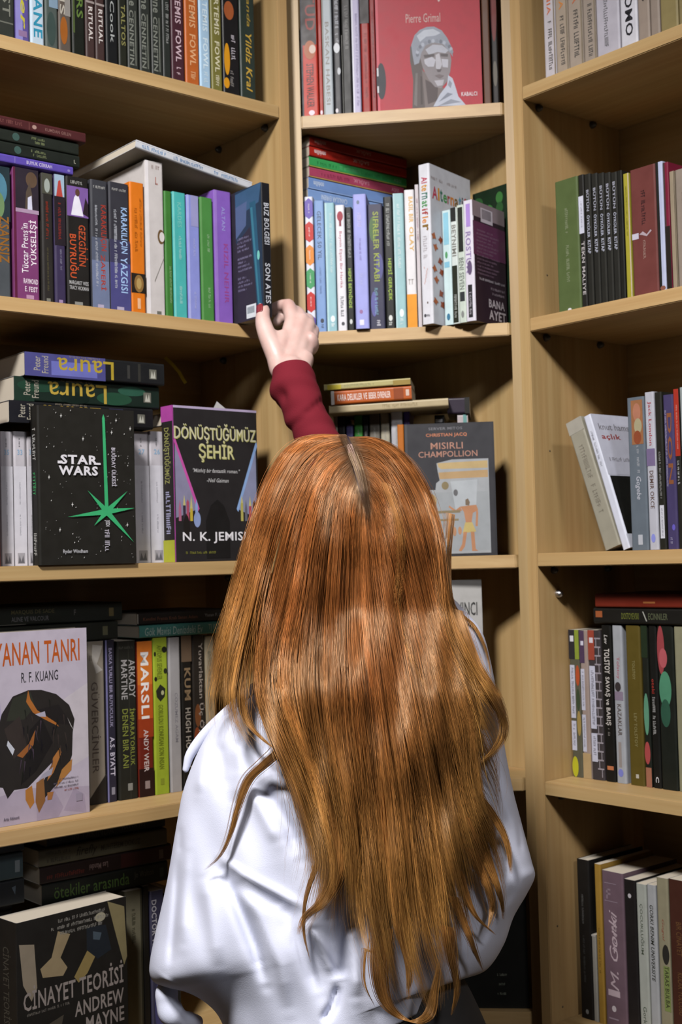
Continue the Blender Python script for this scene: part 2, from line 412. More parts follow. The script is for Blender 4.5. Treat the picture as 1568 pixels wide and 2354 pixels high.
# ---- L1: top visible shelf of the wide bookcase at one side
y1, m1, h1 = 0, .006, .205
def T1(*a, **k): return bk('L', 1, a[0], a[1], 0, m1, a[2], a[3], a[4], h=k.pop('h', h1), **k)
T1(-44, -8, '2c2f2c', 'charcoal book cut by the photo edge at the start of the top shelf', [('b', .3, .3, .6, .9, '8a8a80', 'd')])
T1(-6, 35, '30332e', 'dark grey-green book with faded grey vertical capitals beside a violet spine', [('t', 'ERCAST', .3, .38, .75, .86, '77796f'), ('r', .1, .90, .9, .91, '66685f')])
T1(36, 69, '5a4f8e', 'violet fantasy spine with yellow-green script lettering, on the top shelf', [('r', 0, 0, .5, 1, '8c86c4'), ('t', 'Periler', .35, .3, .8, .92, 'b9b23e', 'd', .02, .25), ('r', .2, .93, .8, .97, '8a6f96')])
T1(71, 103, 'b9cbd9', 'pale icy blue spine with turquoise brush lettering, on the top shelf', [('p', [(0, .2), (.5, .45), (.1, .7)], 'e8eef4'), ('t', 'PARVANE', .2, .35, .85, .95, '2f8cab', 'd', .02)])
T1(105, 135, '4c5652', 'misty teal spine with a pale blue patch of sky at its top', [('r', .3, 0, 1, .72, '7f97ab'), ('e', .1, .75, .8, .98, '3a4a46')])
T1(136, 165, '5b524a', 'grey-brown spine with a warm orange glow painted low on it', [('r', .5, .3, .95, .75, '8e8b86'), ('t', 'ELITIS', .1, .3, .5, .75, 'b5b0a4'), ('e', .1, .76, .7, .95, '9a5a22')])
T1(167, 197, '191d17', 'black spine with short dull green capitals near its foot', [('t', 'ARS', .35, .5, .85, .74, '5f7a3a', 'd', .02), ('r', .05, .3, .2, .85, '4d5c33')])
for x, nm in ((198, 'brown-black spine with white two-part title beside the green-lettered black one'), (221, 'brown-black spine with white two-part title beside the thin charcoal one')):
    T1(x, x + 22, '41302e', nm, [('t', 'BIZ AL', .3, .3, .75, .57, 'cfc8c4', 'd', .02), ('r', .05, .6, .95, .615, '9a8f8c'), ('t', 'RITUAL', .3, .64, .75, .88, 'cfc8c4', 'd', .02)])
T1(245, 273, '17191a', 'near-black spine with thin spaced white initials and a small round mark', [('t', 'G   Cook', .35, .35, .7, .85, 'a9adab', 'd', .005)])
T1(274, 294, '23251d', 'black-olive spine with mustard lower-case lettering beside three matching grey ones', [('r', .1, 0, .9, .42, '47362a'), ('t', 'TALTOS', .3, .56, .8, .85, '85824f', 'd', .02)])
for i, (x, nm) in enumerate(((295, 'first of three matching dark green-grey spines with tall grey capitals, next to the olive one'), (323, 'middle one of the three matching dark green-grey spines with tall grey capitals'), (350, 'last of three matching dark green-grey spines, next to a plain charcoal one'))):
    T1(x, x + 26, '2e322e', nm, [('t', 'dune', .15, .38, .8, .55, '7c8077', 'd', .02), ('t', 'CENNETIN', .15, .58, .55, .97, '7c8077', 'd', .02), ('r', .65, .58, .75, .97, '6b6f66')])
T1(376, 395, '2a2e2b', 'plain charcoal spine with one small white line, left of the maroon one', [('b', .4, .45, .75, .75, '9a9c9a', 'd')])
for x0, x1, c, tc, nm in ((396, 426, '472831', 'cdb4bd', 'maroon spine of a matching four-book series with pinkish capitals'), (428, 460, 'b8612a', 'e2ab7c', 'burnt orange spine of a matching four-book series'), (461, 486, 'a9c9e2', 'd8ecf6', 'pale sky-blue spine of a matching four-book series'), (488, 513, '77733a', 'd7d3b4', 'olive green spine of a matching four-book series with cream capitals')):
    T1(x0, x1, c, nm, [('t', 'ARTEMIS', .3, .25, .75, .58, tc, 'd', .015), ('t', 'FOWL', .3, .63, .75, .86, tc, 'd', .02), ('b', .35, .88, .7, .97, tc, 'd')])
T1(515, 553, '1d1c1d', 'black spine with yellow and orange flame patches beside the dark green gold-script one', [('e', .05, .62, .4, .86, 'd9981f'), ('e', .1, .3, .7, .44, 'a65a33'), ('e', 0, .88, .35, .96, 'd9981f'), ('b', .5, .55, .75, .75, 'c9c4cc', 'd'), ('b', .4, .82, .6, .95, '8e8a86', 'd')])
T1(555, 590, '2f3a34', 'dark green hardback spine with gold script, last on the top shelf', [('t', 'Eylanda', .4, .1, .7, .45, 'a88e3c', 'd', .01, .2), ('t', 'Yildiz Kral', .35, .5, .75, .94, 'c9a544', 'd', .015, .2)], hard=True)

# ---- C1: corner unit, top visible shelf
def T2(x0, x1, col, label, sp, m=.012, h=.235, **k): return bk('C', 1, x0, x1, 0, m, col, label, sp, h=h, d=.12, **k)
T2(695, 734, 'c23420', 'red and black spine with large black capitals and a small fire picture', [('r', 0, 0, .12, 1, '23232b'), ('r', .12, 0, .95, .50, '2c2220'), ('t', 'STUD', .3, .08, .9, .40, '8e2b20'), ('e', .2, .47, .9, .60, 'b0633a'), ('e', .5, .5, .9, .56, 'd8c3b4'), ('t', 'STEPHEN WALKER', .3, .63, .75, .93, '4a1410', 'd', .015), ('e', .4, .95, .75, .985, 'e8d8e4')])
T2(735, 744, 'a8291c', 'narrow plain red spine next to the red and black one', [('e', .2, .955, .8, .985, 'e8d8e4')])
T2(745, 768, 'b3bcc2', 'pale grey spine with grey vertical capitals on the corner unit top shelf', [('t', 'BASKAN HABESI', .3, .35, .7, .92, '84807a'), ('r', 0, 0, .12, 1, '8e8a80')])
T2(770, 787, '3c3c40', 'dark grey spine spotted with white photographs on the corner unit top shelf', [('b', .3, .2, .8, .45, 'b9bdc6', 'd'), ('e', .05, .5, .9, .57, 'd4d8de'), ('e', .5, .67, .95, .72, 'c0c4ca'), ('b', .4, .46, .8, .5, 'b9bdc6', 'd'), ('e', .1, .95, .5, .98, 'd8d4da')])
T2(789, 812, '191916', 'plain black spine with grey lettering high up on the corner unit top shelf', [('b', .4, .25, .7, .55, '8a8a88', 'd'), ('r', 0, .45, .06, 1, '55554e')])
T2(813, 832, 'b9b4d2', 'narrow lilac-white spine between black and red spines', [('b', .45, .3, .75, .95, '8e86ac', 'd'), ('r', 0, 0, .2, 1, 'dcdcea')])
T2(833, 854, '9c2018', 'bright red spine with a black cap beside the lilac-white one', [('r', 0, 0, 1, .38, '231a1a'), ('b', .4, .45, .7, .9, '7c1511', 'd')])
T2(855, 868, '8e2526', 'dark red spine behind the large red face-out book', [('b', .4, .3, .7, .9, '6e1a1c', 'd')])
bust = [('r', 0, 0, .025, 1, 'd0606c'), ('t', 'Pierre Grimal', .29, .42, .62, .475, 'c9a9a4', 'h', .006), ('t', 'Mitoloji', .22, .24, .66, .355, 'd9c4c0', 'h', .01),
    ('e', -.005, .71, .085, .93, '34363c'), ('r', 0, .74, .015, .79, 'd8d8dc'), ('r', 0, .85, .015, .89, 'd8d8dc'),
    ('p', [(.33, .99), (.345, .82), (.32, .70), (.325, .62), (.36, .60), (.42, .66), (.45, .80), (.47, .99)], '5f5654'), ('p', [(.345, .97), (.37, .78), (.39, .78), (.375, .98)], '76706e'), ('p', [(.41, .97), (.415, .80), (.43, .80), (.43, .97)], '4c4442'),
    ('p', [(.43, .76), (.60, .86), (.66, .89), (.57, .99), (.45, .99)], '7a706e'), ('p', [(.46, .82), (.58, .865), (.57, .95), (.48, .97)], '564c4c'),
    ('p', [(.41, .67), (.45, .60), (.55, .585), (.64, .60), (.70, .65), (.715, .71), (.70, .78), (.665, .84), (.61, .877), (.55, .867), (.49, .82), (.44, .75)], '8b8588'), ('p', [(.47, .64), (.54, .612), (.63, .617), (.69, .65), (.66, .667), (.585, .657), (.50, .672)], 'b4b6c0'),
    ('p', [(.345, .67), (.335, .61), (.37, .55), (.42, .52), (.49, .503), (.56, .503), (.63, .528), (.68, .573), (.72, .63), (.73, .69), (.705, .665), (.64, .612), (.55, .598), (.47, .615), (.43, .66), (.405, .72), (.36, .73)], '959ba7'), ('p', [(.39, .555), (.46, .522), (.55, .517), (.62, .543), (.57, .558), (.48, .562), (.42, .592)], 'bfc5cf')]
for i_ in range(15):
    a_ = math.pi * (1.02 - i_ / 14 * 1.0); bust.append(('e', .555 + .165 * math.cos(a_) - .014, .665 - .075 * math.sin(a_) - .012, .555 + .165 * math.cos(a_) + .016, .665 - .075 * math.sin(a_) + .012, ('767a85', 'aeb4c0', '8d929e')[i_ % 3]))
bust += [('p', [(.455, .70), (.53, .685), (.565, .705), (.545, .745), (.49, .745), (.46, .725)], 'bdbdc6'), ('p', [(.62, .70), (.685, .705), (.68, .755), (.63, .75)], 'bdbdc6'), ('p', [(.565, .675), (.60, .665), (.625, .735), (.60, .768), (.565, .757)], 'b9b8bf'), ('p', [(.45, .672), (.555, .668), (.55, .684), (.46, .69)], '5f595b'), ('p', [(.61, .668), (.685, .672), (.68, .688), (.615, .684)], '5f595b'),
    ('p', [(.57, .762), (.62, .762), (.605, .778), (.58, .778)], '5e5659'), ('p', [(.55, .80), (.595, .792), (.64, .802), (.60, .818)], '746a6c'), ('p', [(.545, .83), (.64, .826), (.625, .86), (.575, .864)], 'b4b2b9'),
    ('p', [(.53, .985), (.60, .91), (.665, .86), (.68, .80), (.72, .82), (.74, .86), (.77, .93), (.84, .985)], 'bcc2d0'), ('p', [(.58, .96), (.67, .905), (.72, .915), (.66, .935)], '868b99'), ('p', [(.57, .985), (.7, .945), (.8, .965), (.7, .972)], '8e93a0'), ('p', [(.69, .83), (.715, .85), (.70, .88), (.675, .86)], '8e93a0'),
    ('t', 'KABALCI', .80, .905, .95, .93, 'e6d6da', 'h', .02)]
face('C', 1, 869, 1110, 0, .004, .018, .030, 'b23a45', 'large red face-out book showing a marble bust of a woman', bust, h=.265, rc='b23a45')
bk('C', 1, 1113, 1131, 0, .012, '5e3c28', 'plain brown spine squeezed behind the red bust book', h=.25, d=.03)
bk('C', 1, 1132, 1150, 0, .03, '2b2624', 'black and red mottled spine at the end of the corner unit top shelf', [('e', .1, .1, .9, .55, '7a2622'), ('e', .2, .68, .8, .85, '6d675c')], h=.24, d=.03)

# ---- R1: pale paperbacks
def T3(x0, x1, col, label, sp): return bk('R', 1, x0, x1, 0, .010, col, label, sp, h=.2)
for x0, x1, c, oc, nm in ((1253, 1279, 'cbc6cb', 'd0744e', 'white paperback with orange-red title, first of the pale row'), (1280, 1308, 'ad9f8e', 'd08a4a', 'grey-beige paperback with light orange title, second of the pale row'), (1309, 1342, 'a99c8e', 'c07250', 'grey-beige paperback with brick red title, third of the pale row'), (1343, 1372, 'a2968a', 'c0583e', 'grey-beige paperback with red title, beside the wider pale grey one')):
    T3(x0, x1, c, nm, [('t', 'VIRGINIA', .35, .1, .7, .52, oc, 'd', .01), ('b', .4, .57, .75, .97, '5e5a56', 'd'), ('r', .9, 0, 1, 1, '8c806e')])
T3(1373, 1426, 'b9b6c0', 'wide pale grey paperback with a red title above black print', [('t', 'BIR GUN', .3, .2, .5, .52, 'b0605c', 'd', .01), ('b', .35, .58, .52, .95, '77767a', 'd')])
T3(1428, 1467, 'd2d2da', 'white paperback with bold black capitals in the pale row', [('t', 'NOSTROMO', .3, .22, .75, .92, '2a2a2e', 'd', .02)])
T3(1468, 1495, '9a8c80', 'grey-brown paperback with two short black words beside the bold-lettered white one', [('t', 'B JONGO', .3, .3, .65, .72, '4c4640', 'd', .008)])
T3(1496, 1518, '94877c', 'narrow grey-brown paperback with a short dim title', [('b', .35, .3, .7, .55, '6a6058', 'd')])
T3(1519, 1560, '8d8056', 'tan cloth-coloured spine near the end of the pale row', [('b', .45, .4, .65, .7, '6f6340', 'd')])
T3(1561, 1600, '8a7d58', 'tan spine cut by the photo edge on the pale row', [])

# ---- L2: the shelf the hand reaches
def T4(x0, x1, yt, col, label, sp, m=.006, **k): return bk('L', 2, x0, x1, yt, m, col, label, sp, **k)
T4(-40, 27, 380, '4b5054', 'grey spine with teal battle scene and gold capitals at the photo edge', [('r', 0, 0, 1, .42, '25343a'), ('e', .3, .05, .9, .3, '4f7f94'), ('e', .4, .2, .8, .4, '6c8a5e'), ('t', 'ZSANSIZ', .6, .38, .95, .74, '8f5f28', 'd', .02), ('t', 'SAVAS', .3, .40, .6, .66, 'd8d8dc', 'd', .02)])
T4(34, 93, 388, '7a3d6e', 'thick plum purple spine with white title reading upwards under a figure scene', [('r', 0, 0, .1, 1, '5a1f3a'), ('r', .08, 0, 1, .33, '2d2630'), ('e', .5, .02, .95, .14, '5d4a3a'), ('p', [(.45, .33), (.5, .18), (.65, .10), (.75, .2), (.72, .33)], '54483e'), ('p', [(.55, .34), (.57, .22), (.72, .2), (.75, .34)], 'cfd0e4'), ('r', .08, .31, 1, .34, 'a88ea8'), ('t', 'Tüccar Prens\'in', .28, .42, .55, .80, 'e8dfe8', 'u', .008), ('t', 'YÜKSELİŞİ', .58, .39, .93, .74, 'f0e6ee', 'u', .01), ('t', 'RAYMOND', .35, .84, .92, .88, 'e8d8e4', 'h', .02), ('t', 'E. FEIST', .4, .90, .9, .94, 'e8d8e4', 'h', .02), ('r', .45, .965, .75, .995, 'b58aa8')])
def pins(c): return ('r', .3, .972, .65, .996, c)
T4(99, 126, 399, '2b2826', 'narrow black spine with a pale figure on top and dim red letters', [('r', .05, 0, .95, .16, '4a4a40'), ('e', .25, .04, .75, .15, '9aa29c'), ('b', .35, .22, .6, .52, '8e3424', 'd'), ('b', .4, .58, .55, .92, '5f5a3e', 'd'), pins('7a7a70')])
T4(128, 154, 402, '3a3150', 'narrow indigo spine with a pale blue picture of a red-robed figure', [('r', .05, 0, .95, .17, '9cb4c8'), ('p', [(.2, .17), (.4, .05), (.6, .04), (.8, .17)], 'b0443c'), ('r', 0, .17, 1, .55, '272027'), ('b', .35, .22, .6, .52, '8e2e26', 'd'), ('b', .45, .58, .62, .75, '8a86a0', 'd'), pins('a08ab0')])
T4(156, 209, 408, '211f1d', 'thick black spine with orange-red title below a violet picture of a white-dressed woman', [('b', .2, .03, .85, .055, 'a8a8a4', 'h'), ('r', .03, .075, .97, .31, '7b5a9e'), ('p', [(.2, .30), (.35, .16), (.5, .12), (.62, .19), (.75, .30)], 'e6e4f0'), ('e', .4, .09, .6, .15, '5a3f34'), ('p', [(.72, .28), (.85, .15), (.97, .2), (.97, .30)], '2c2028'), ('t', 'GEZGİNİN', .52, .37, .92, .69, 'b5502e', 'd', .014), ('t', 'BUYRUĞU', .12, .45, .5, .79, 'c4542e', 'd', .016), ('t', 'MARGARET WEIS', .08, .81, .92, .84, 'bcbcbc', 'h', .01), ('t', 'TRACY HICKMAN', .08, .85, .92, .88, 'bcbcbc', 'h', .01), pins('8a8a84')])
for x0, x1, c, tc, w2, nm in ((213, 253, '3b3c42', 'a23a2e', 'ZAFERİ', 'dark grey to slate blue spine with dull red serif title'), (255, 302, '35353c', 'a4c4ec', 'YAZGISI', 'dark spine with pale blue serif title beside the orange spine')):
    T4(x0, x1, 415 if x0 < 250 else 421, c, nm, [('b', .15, .045, .9, .065, 'b4b4b0', 'h'), ('r', 0, .62, 1, 1, '6f7a98' if x0 < 250 else '4b4a80'), ('r', 0, .45, 1, .63, '565d70' if x0 < 250 else '3d3c58'), ('t', 'KARAKILIÇIN', .5, .19, .88, .55, tc, 'd', .014), ('t', w2, .52, .58, .86, .86, tc, 'd', .014), ('b', .22, .2, .36, .84, 'b8bcc4', 'd'), pins('b0a8c0')])
T4(303, 337, 420, 'd9761c', 'bright orange spine with a black band and gold emblem low down', [('r', 0, .70, 1, .85, '26201a'), ('e', .2, .71, .85, .845, '8c6a3a'), ('e', .35, .735, .7, .82, 'b0945a'), ('b', .3, .2, .5, .55, 'b25e14', 'd'), ('b', .65, .12, .8, .5, 'c06a1a', 'd'), ('r', .4, .89, .62, .97, 'e8b890')])
T4(340, 382, 372, 'cbc6c4', 'tall whitish spine with a drawn brown ring, holding up the tilted lying book', [('r', 0, 0, .17, 1, 'e6e2e4'), ('b', .35, .02, .85, .05, '9c8a86', 'h'), ('b', .35, .10, .85, .15, 'b08078', 'h'), ('e', .62, .44, 1.0, .535, '6b5334'), ('e', .72, .455, 1.0, .52, 'd6d2d0'), ('p', [(.4, .78), (.95, .62), (.95, .628), (.42, .79)], '8a8680'), ('r', .5, .975, .75, .995, '6a6a62')])
T4(383, 401, 440, '3f7a35', 'mid green spine beside the turquoise one', [('b', .5, .6, .75, .9, '8fae82', 'd')])
T4(402, 433, 443, '4db4b0', 'turquoise spine with faint pale lettering', [('r', 0, 0, .12, 1, '7fd4d0'), ('t', 'KARDES', .35, .08, .65, .28, '7ac6bc'), ('b', .4, .35, .6, .55, '9edbd6', 'd'), ('b', .4, .75, .6, .9, '9edbd6', 'd')])
T4(435, 464, 450, '8d95d8', 'lavender blue spine between turquoise and green spines', [('r', 0, 0, .15, 1, 'b0b6ec'), ('r', .3, 0, .9, .25, '9a9ac8'), ('b', .45, .35, .62, .5, 'b9bdf0', 'd'), ('b', .45, .78, .62, .92, 'b9bdf0', 'd')])
T4(466, 495, 455, '4c8a44', 'grass green spine between lavender and violet spines', [('b', .5, .3, .68, .45, '9cc094', 'd'), ('b', .5, .72, .68, .9, '9cc094', 'd'), ('r', 0, 0, .1, 1, '69a05e')])
T4(498, 538, 440, '8860bc', 'violet spine with dim red title, next to the pulled-out dark blue book', [('r', 0, 0, .15, 1, '9d7acc'), ('t', 'ALTAN', .42, .12, .62, .3, '9f9ad8'), ('t', 'KIZIL NEHIR', .5, .4, .75, .85, '9a4a90', 'd', .015)])
GL2 = GROUPS[('L', 2)]
# the dark slanted book under the hand: its back cover faces the room
bd = [('r', 0, 0, 1, 1, '2a3a4e'), ('p', [(0, .02), (1, 0), (.9, .14), (0, .2)], '3d5d7e'), ('p', [(0, .12), (.45, .1), (.4, .28), (0, .36)], '54668c'), ('p', [(0, .40), (.55, .3), (.70, .72), (.75, 1), (0, 1)], '322e3a'), ('p', [(.55, .12), (.78, .12), (.96, .98), (.80, .98)], '2d5a74'), ('p', [(.58, .16), (.66, .16), (.86, .9), (.80, .9)], '3d7a90'), ('e', .80, .50, .9, .57, '7fd0c4')]
for i in range(12): bd.append(('b', .05, .36 + .03 * i + (.03 if i > 3 else 0) + (.03 if i > 7 else 0), .5 + .12 * math.sin(i * 2.1), .376 + .03 * i + (.03 if i > 3 else 0) + (.03 if i > 7 else 0), '8a86a6', 'h'))
bd += [('r', .35, .885, .72, .985, 'dfe4ea')] + [('r', .38 + .022 * i, .90, .38 + .022 * i + .011 * (1 + i % 2 * .4), .95, '5a6a74') for i in range(13)]
zz = shelf_z('L', 2) + .0003; MB = -.066
sB = UL.s_at(607, zz, MB); HB = UL.hit(612, 421, MB)[1] - zz
bb = make_book(.0165, .132, HB, '1c1d22', [('t', 'BUZ BOLGESI', .25, .15, .8, .46, 'c8ccd4', 'd', .02), ('t', 'SON ATES', .25, .60, .8, .90, 'c8ccd4', 'd', .02)], (), [(k_[0], .5 + .5 * k_[1], k_[2], .5 + .5 * k_[3], *k_[4:]) if k_[0] in 'reb' else (k_[0], [(.5 + .5 * u_, v_) for u_, v_ in k_[1]], k_[2]) for k_ in bd], lc='322e3a', group=GL2, label='dark blue book pulled half out, back cover and barcode showing, gripped by the hand')
bb.matrix_world = Matrix.Translation((*UL.P(sB, MB), zz)) @ rotz(UL.ang)
# books lying on that row
lay('L', -60, 168, 362, 408, .004, '5a4aa4', 'violet book lying flat on the upright row, lowest of the pile of four', [('t', 'ESKI', .12, .3, .24, .75, 'c8c4dc'), ('t', 'BUYUK CERRAH', .52, .3, .78, .7, 'c9c0dc', 'h', .012), ('r', .40, .15, .405, .85, '8a80c0'), ('e', .94, .4, .97, .7, '8a80c0')], group=GL2, th=.0125, z=top_of('L', 2, -60, 165))
zt = top_of('L', 2, -60, 165) + .0128
lay('L', -50, 183, 0, 40, .008, '1c211c', 'black-green book lying flat just above the violet one', [('e', .33, .2, .40, .8, '3c5650'), ('b', .5, .25, .66, .45, '77805a', 'h'), ('b', .52, .55, .66, .75, '77805a', 'h'), ('b', .94, .3, .99, .7, '9a9a8a', 'h')], group=GL2, th=.0180, z=zt)
lay('L', -55, 181, 0, 40, .010, '20251f', 'second black-green book up, lying under the maroon one', [('e', .33, .2, .40, .8, '3c5650'), ('b', .52, .25, .66, .45, '77805a', 'h'), ('b', .54, .55, .66, .75, '77805a', 'h')], group=GL2, th=.0180, z=zt + .0183)
lay('L', -60, 197, 0, 40, .006, '4a2224', 'dark maroon book lying on top of the pile of four', [('b', .2, .3, .42, .65, '7a4a46', 'h'), ('r', .47, .15, .475, .85, '7a4a46'), ('e', .5, .3, .54, .7, 'a88a80'), ('t', 'KUMDAN GELEN', .62, .35, .86, .65, '86625c', 'h', .008)], group=GL2, th=.0150, z=zt + .0366)
s_l, z_l = UL.hit(311, 337, -.004); s_r, z_r = UL.hit(578, 434, -.004)
lb = make_book(.0115, .19, math.hypot(s_r - s_l, z_l - z_r), 'cdd0d6', flatten([('b', .05, .3, .25, .75, '5f8fbe', 'h'), ('b', .30, .3, .58, .75, '4f7fae', 'h'), ('b', .66, .3, .88, .75, '5f8fbe', 'h'), ('r', 0, 0, 1, .12, 'e6e8ee')]), lc='a39c90', rc='b4ada2', group=GL2, label='pale book lying tilted across the tall whitish spine with blue print on its spine')
hl = math.hypot(s_r - s_l, z_l - z_r)
lb.matrix_world = Matrix.Translation((*UL.P(s_l, -.004), z_l - .001)) @ rotz(UL.ang) @ Matrix.Rotation(math.asin((z_l - z_r) / hl), 4, 'Y') @ Matrix(((0, 0, -1, hl), (0, 1, 0, 0), (1, 0, 0, 0), (0, 0, 0, 1)))

# ---- C2: corner unit row under the lying stack
def T5(x0, x1, yt, col, label, sp, m=.004, **k): return bk('C', 2, x0, x1, yt, m, col, label, sp, **k)
hx = []
for i, (c) in enumerate(('6a58b0', 'c03028', 'e08a2c', '3f9a5e', 'c02a24', '6040b0')):
    a, b = .01 + i * .172, .165 + i * .172
    hx += [('p', [(.02, a + .025), (.5, a), (.98, a + .025), (.98, b - .025), (.5, b), (.02, b - .025)], c), ('b', .42, a + .04, .58, b - .04, 'e8e0e0', 'd')]
T5(707, 727, 452, 'dfe2ee', 'white spine covered in coloured hexagons, first in the corner row', hx, m=.009)
T5(728, 752, 461, '7f9fd0', 'cornflower blue spine with dark slate capitals in the corner row', [('t', 'GELECEK 50 YIL', .3, .08, .7, .45, '44556e', 'd', .01), ('b', .4, .5, .6, .72, '6b86b4', 'd'), ('e', .4, .9, .75, .935, '3c4450'), ('b', .45, .945, .7, .98, '3c4450', 'd')])
T5(753, 776, 466, '96c2cc', 'pale teal spine with white print between blue and white spines', [('r', 0, 0, .2, 1, 'b4d8de'), ('b', .45, .08, .7, .55, 'd2e8ea', 'd'), ('e', .35, .88, .8, .93, 'e6f2f4'), ('b', .4, .94, .75, .98, 'e6f2f4', 'd')])
T5(777, 799, 471, 'e4e4ea', 'white spine with a red light bulb and red title', [('e', .2, .05, .85, .13, '9c2238'), ('r', .4, .12, .65, .17, '7c1c2e'), ('t', 'Beynin Eşsiz Bir Harika', .3, .21, .68, .66, 'b86874', 'd', .008), ('b', .35, .73, .7, .9, '6a6a70', 'd'), ('e', .4, .93, .75, .96, '4a4a50')])
T5(800, 816, 476, '1c1e1c', 'black spine with bright green title beside the white bulb spine', [('b', .3, .05, .75, .42, '9a9c9a', 'd'), ('t', 'HEPSİ BEYNİNDE', .25, .5, .85, .82, '9cba4a', 'd', .02), ('e', .3, .91, .7, .95, 'd0d4d0')])
T5(818, 850, 446, 'a2a6e4', 'thick lavender spine standing higher than its neighbours in the corner row', [('e', .28, .045, .5, .075, '6a7890'), ('b', .3, .14, .6, .25, 'c4c0f0', 'd'), ('b', .4, .33, .55, .5, '9088cc', 'd'), ('b', .4, .58, .6, .7, 'bcc0f2', 'd'), ('e', .3, .86, .55, .89, '9a70a0'), ('r', .3, .935, .62, .975, 'e6e6fa')], m=-.006)
T5(851, 887, 469, '3a3a52', 'dark violet spine with leafy yellow-green upright title', [('e', .1, .1, .6, .3, '4c6a3e'), ('e', .5, .4, .95, .6, '54548a'), ('e', .1, .7, .5, .9, '6060a0'), ('t', 'SIFRELER KITABI', .35, .06, .72, .62, '97a443', 'd', .02), ('b', .35, .66, .55, .9, '7fb0c0', 'd'), ('b', .45, .93, .7, .98, 'd8d8e0', 'd')])
T5(888, 910, 452, '1d1f1d', 'black spine with white print above a bright green title', [('b', .3, .05, .65, .38, 'a8aca8', 'd'), ('t', 'HEPSİ GERÇEK', .3, .47, .85, .79, '9cba3c', 'd', .02), ('e', .3, .9, .7, .945, 'd8dcd8'), ('b', .3, .95, .7, .98, 'd8dcd8', 'd')])
T5(911, 936, 444, '9cc4c8', 'pale sea-green spine with white print beside the white and orange one', [('r', 0, 0, .15, 1, 'b6d6da'), ('b', .35, .08, .62, .56, 'e0eef0', 'd'), ('e', .35, .86, .75, .92, 'e8f4f4'), ('b', .4, .93, .7, .98, 'e8f4f4', 'd')])
T5(937, 961, 436, 'e6e4e6', 'white spine with orange bubble lettering and a solid orange foot', [('t', 'BASIL BIR', .42, .05, .85, .24, 'd9b064', 'd', .03), ('t', 'OLAY', .42, .27, .85, .45, 'd9b064', 'd', .03), ('b', .35, .57, .8, .64, 'b4b0ac', 'h'), ('b', .2, .65, .9, .69, 'b4b0ac', 'h'), ('r', .02, .76, .98, 1, 'e8991c'), ('b', .3, .93, .7, .96, '5a4a28', 'h')])
T5(962, 970, 424, 'd8d0d4', 'very thin pinkish-white spine beside the big white book', [('b', .3, .1, .7, .4, 'a8808c', 'd')])
GC2 = GROUPS[('C', 2)]
# five books standing forward, overhanging the shelf edge, at a slight turn
zc = shelf_z('C', 2) + .0003
YA = math.radians(-30); XA = np.array([math.cos(UC.ang + YA), math.sin(UC.ang + YA)]); NA = np.array([-XA[1], XA[0]]); OA = UC.P(UC.s_at(971, zc, -.012), -.012)
def fwd(t, dn, w, H, d, col, label, sp, right=(), **k):
    b = make_book(w - .0004, d, H, col, sp, right, group=GC2, label=label, **k)
    b.matrix_world = Matrix.Translation((*(OA + XA * t + NA * dn), zc)) @ rotz(UC.ang + YA); return b
alt = [('b', .04, .075, .32, .095, 'b4acac', 'h'), ('b', .42, .075, .66, .095, 'b4acac', 'h')]
cols = ['c0405a', 'd99a30', '3f7a68', '4a9a50', 'b04a4a', 'd98a30', '8a6a30', '60a0b8', '5a5a60', 'c0404a', '4a8a6a', 'b06aa0']
x = .06
for ch, c in zip('Alternatifler', cols + ['c0405a']):
    w_ = {'A': .125, 'l': .035, 't': .065, 'i': .035, 'f': .06, 'r': .06}.get(ch, .09); alt.append(('t', ch, x, .135 if ch in 'Altfi' else .16, x + w_, .215, c, 'h', .02)); x += w_ + .012
for i in range(14):
    cx, cy = (.07, .20, .34)[i % 3] + .03 * (i % 2), .45 + .068 * (i // 2) + .012 * (i % 3); r = .058
    alt.append(('p', [(cx + r * (1.1 if j % 2 else .62) * math.cos(j * .7 + i), cy + .42 * r * (1.1 if j % 2 else .62) * math.sin(j * .7 + i)) for j in range(9)], ('b5622c', '9a4a2a', 'c8803c')[i % 3]))
asp = [('t', s_, .28, .08 + .05 * i, .82, .08 + .05 * i + .04, c, 'd', .02) for i, (s_, c) in enumerate(zip(('Al', 'te', 'rn', 'at', 'if', 'le', 'r'), cols))]
asp += [('b', .3, .45, .65, .6, 'c8c4c8', 'd')] + [('e', .3 + .07 * (i % 5), .64 + .012 * ((i * 7) % 9), .38 + .07 * (i % 5), .655 + .012 * ((i * 7) % 9), 'd8b8b4') for i in range(9)] + [('e', .5, .86, .62, .873, '6a5a50'), ('e', .2, .935, .42, .955, '4a4a50'), ('b', .45, .94, .75, .955, '4a4a50', 'h')]
fwd(0, 0, .0206, .250, .122, 'e2e3ea', 'big white book with rainbow title on spine and cover, standing forward in the corner unit', asp, alt, rc='cfd2da')
fwd(.0218, .030, .0160, .180, .105, 'cfe6e8', 'thin icy white spine with pale turquoise blocks, standing forward', [('r', .2, .02, .8, .3, '94cce0'), ('e', .3, .36, .6, .42, '5aa06a'), ('r', .2, .45, .8, .5, '8ac4dc'), ('e', .3, .9, .7, .96, '3f7a9a')])
fwd(.0379, .029, .0120, .1815, .105, 'd8e2de', 'thin white and green spine with black upright letters, standing forward', [('r', .1, 0, .9, .12, '2a2c2a'), ('t', 'BEYNIMI', .2, .15, .85, .42, '8a8a84', 'd', .02), ('r', .1, .5, .9, .99, '2a2e24'), ('b', .3, .75, .7, .95, 'a8aca8', 'd')])
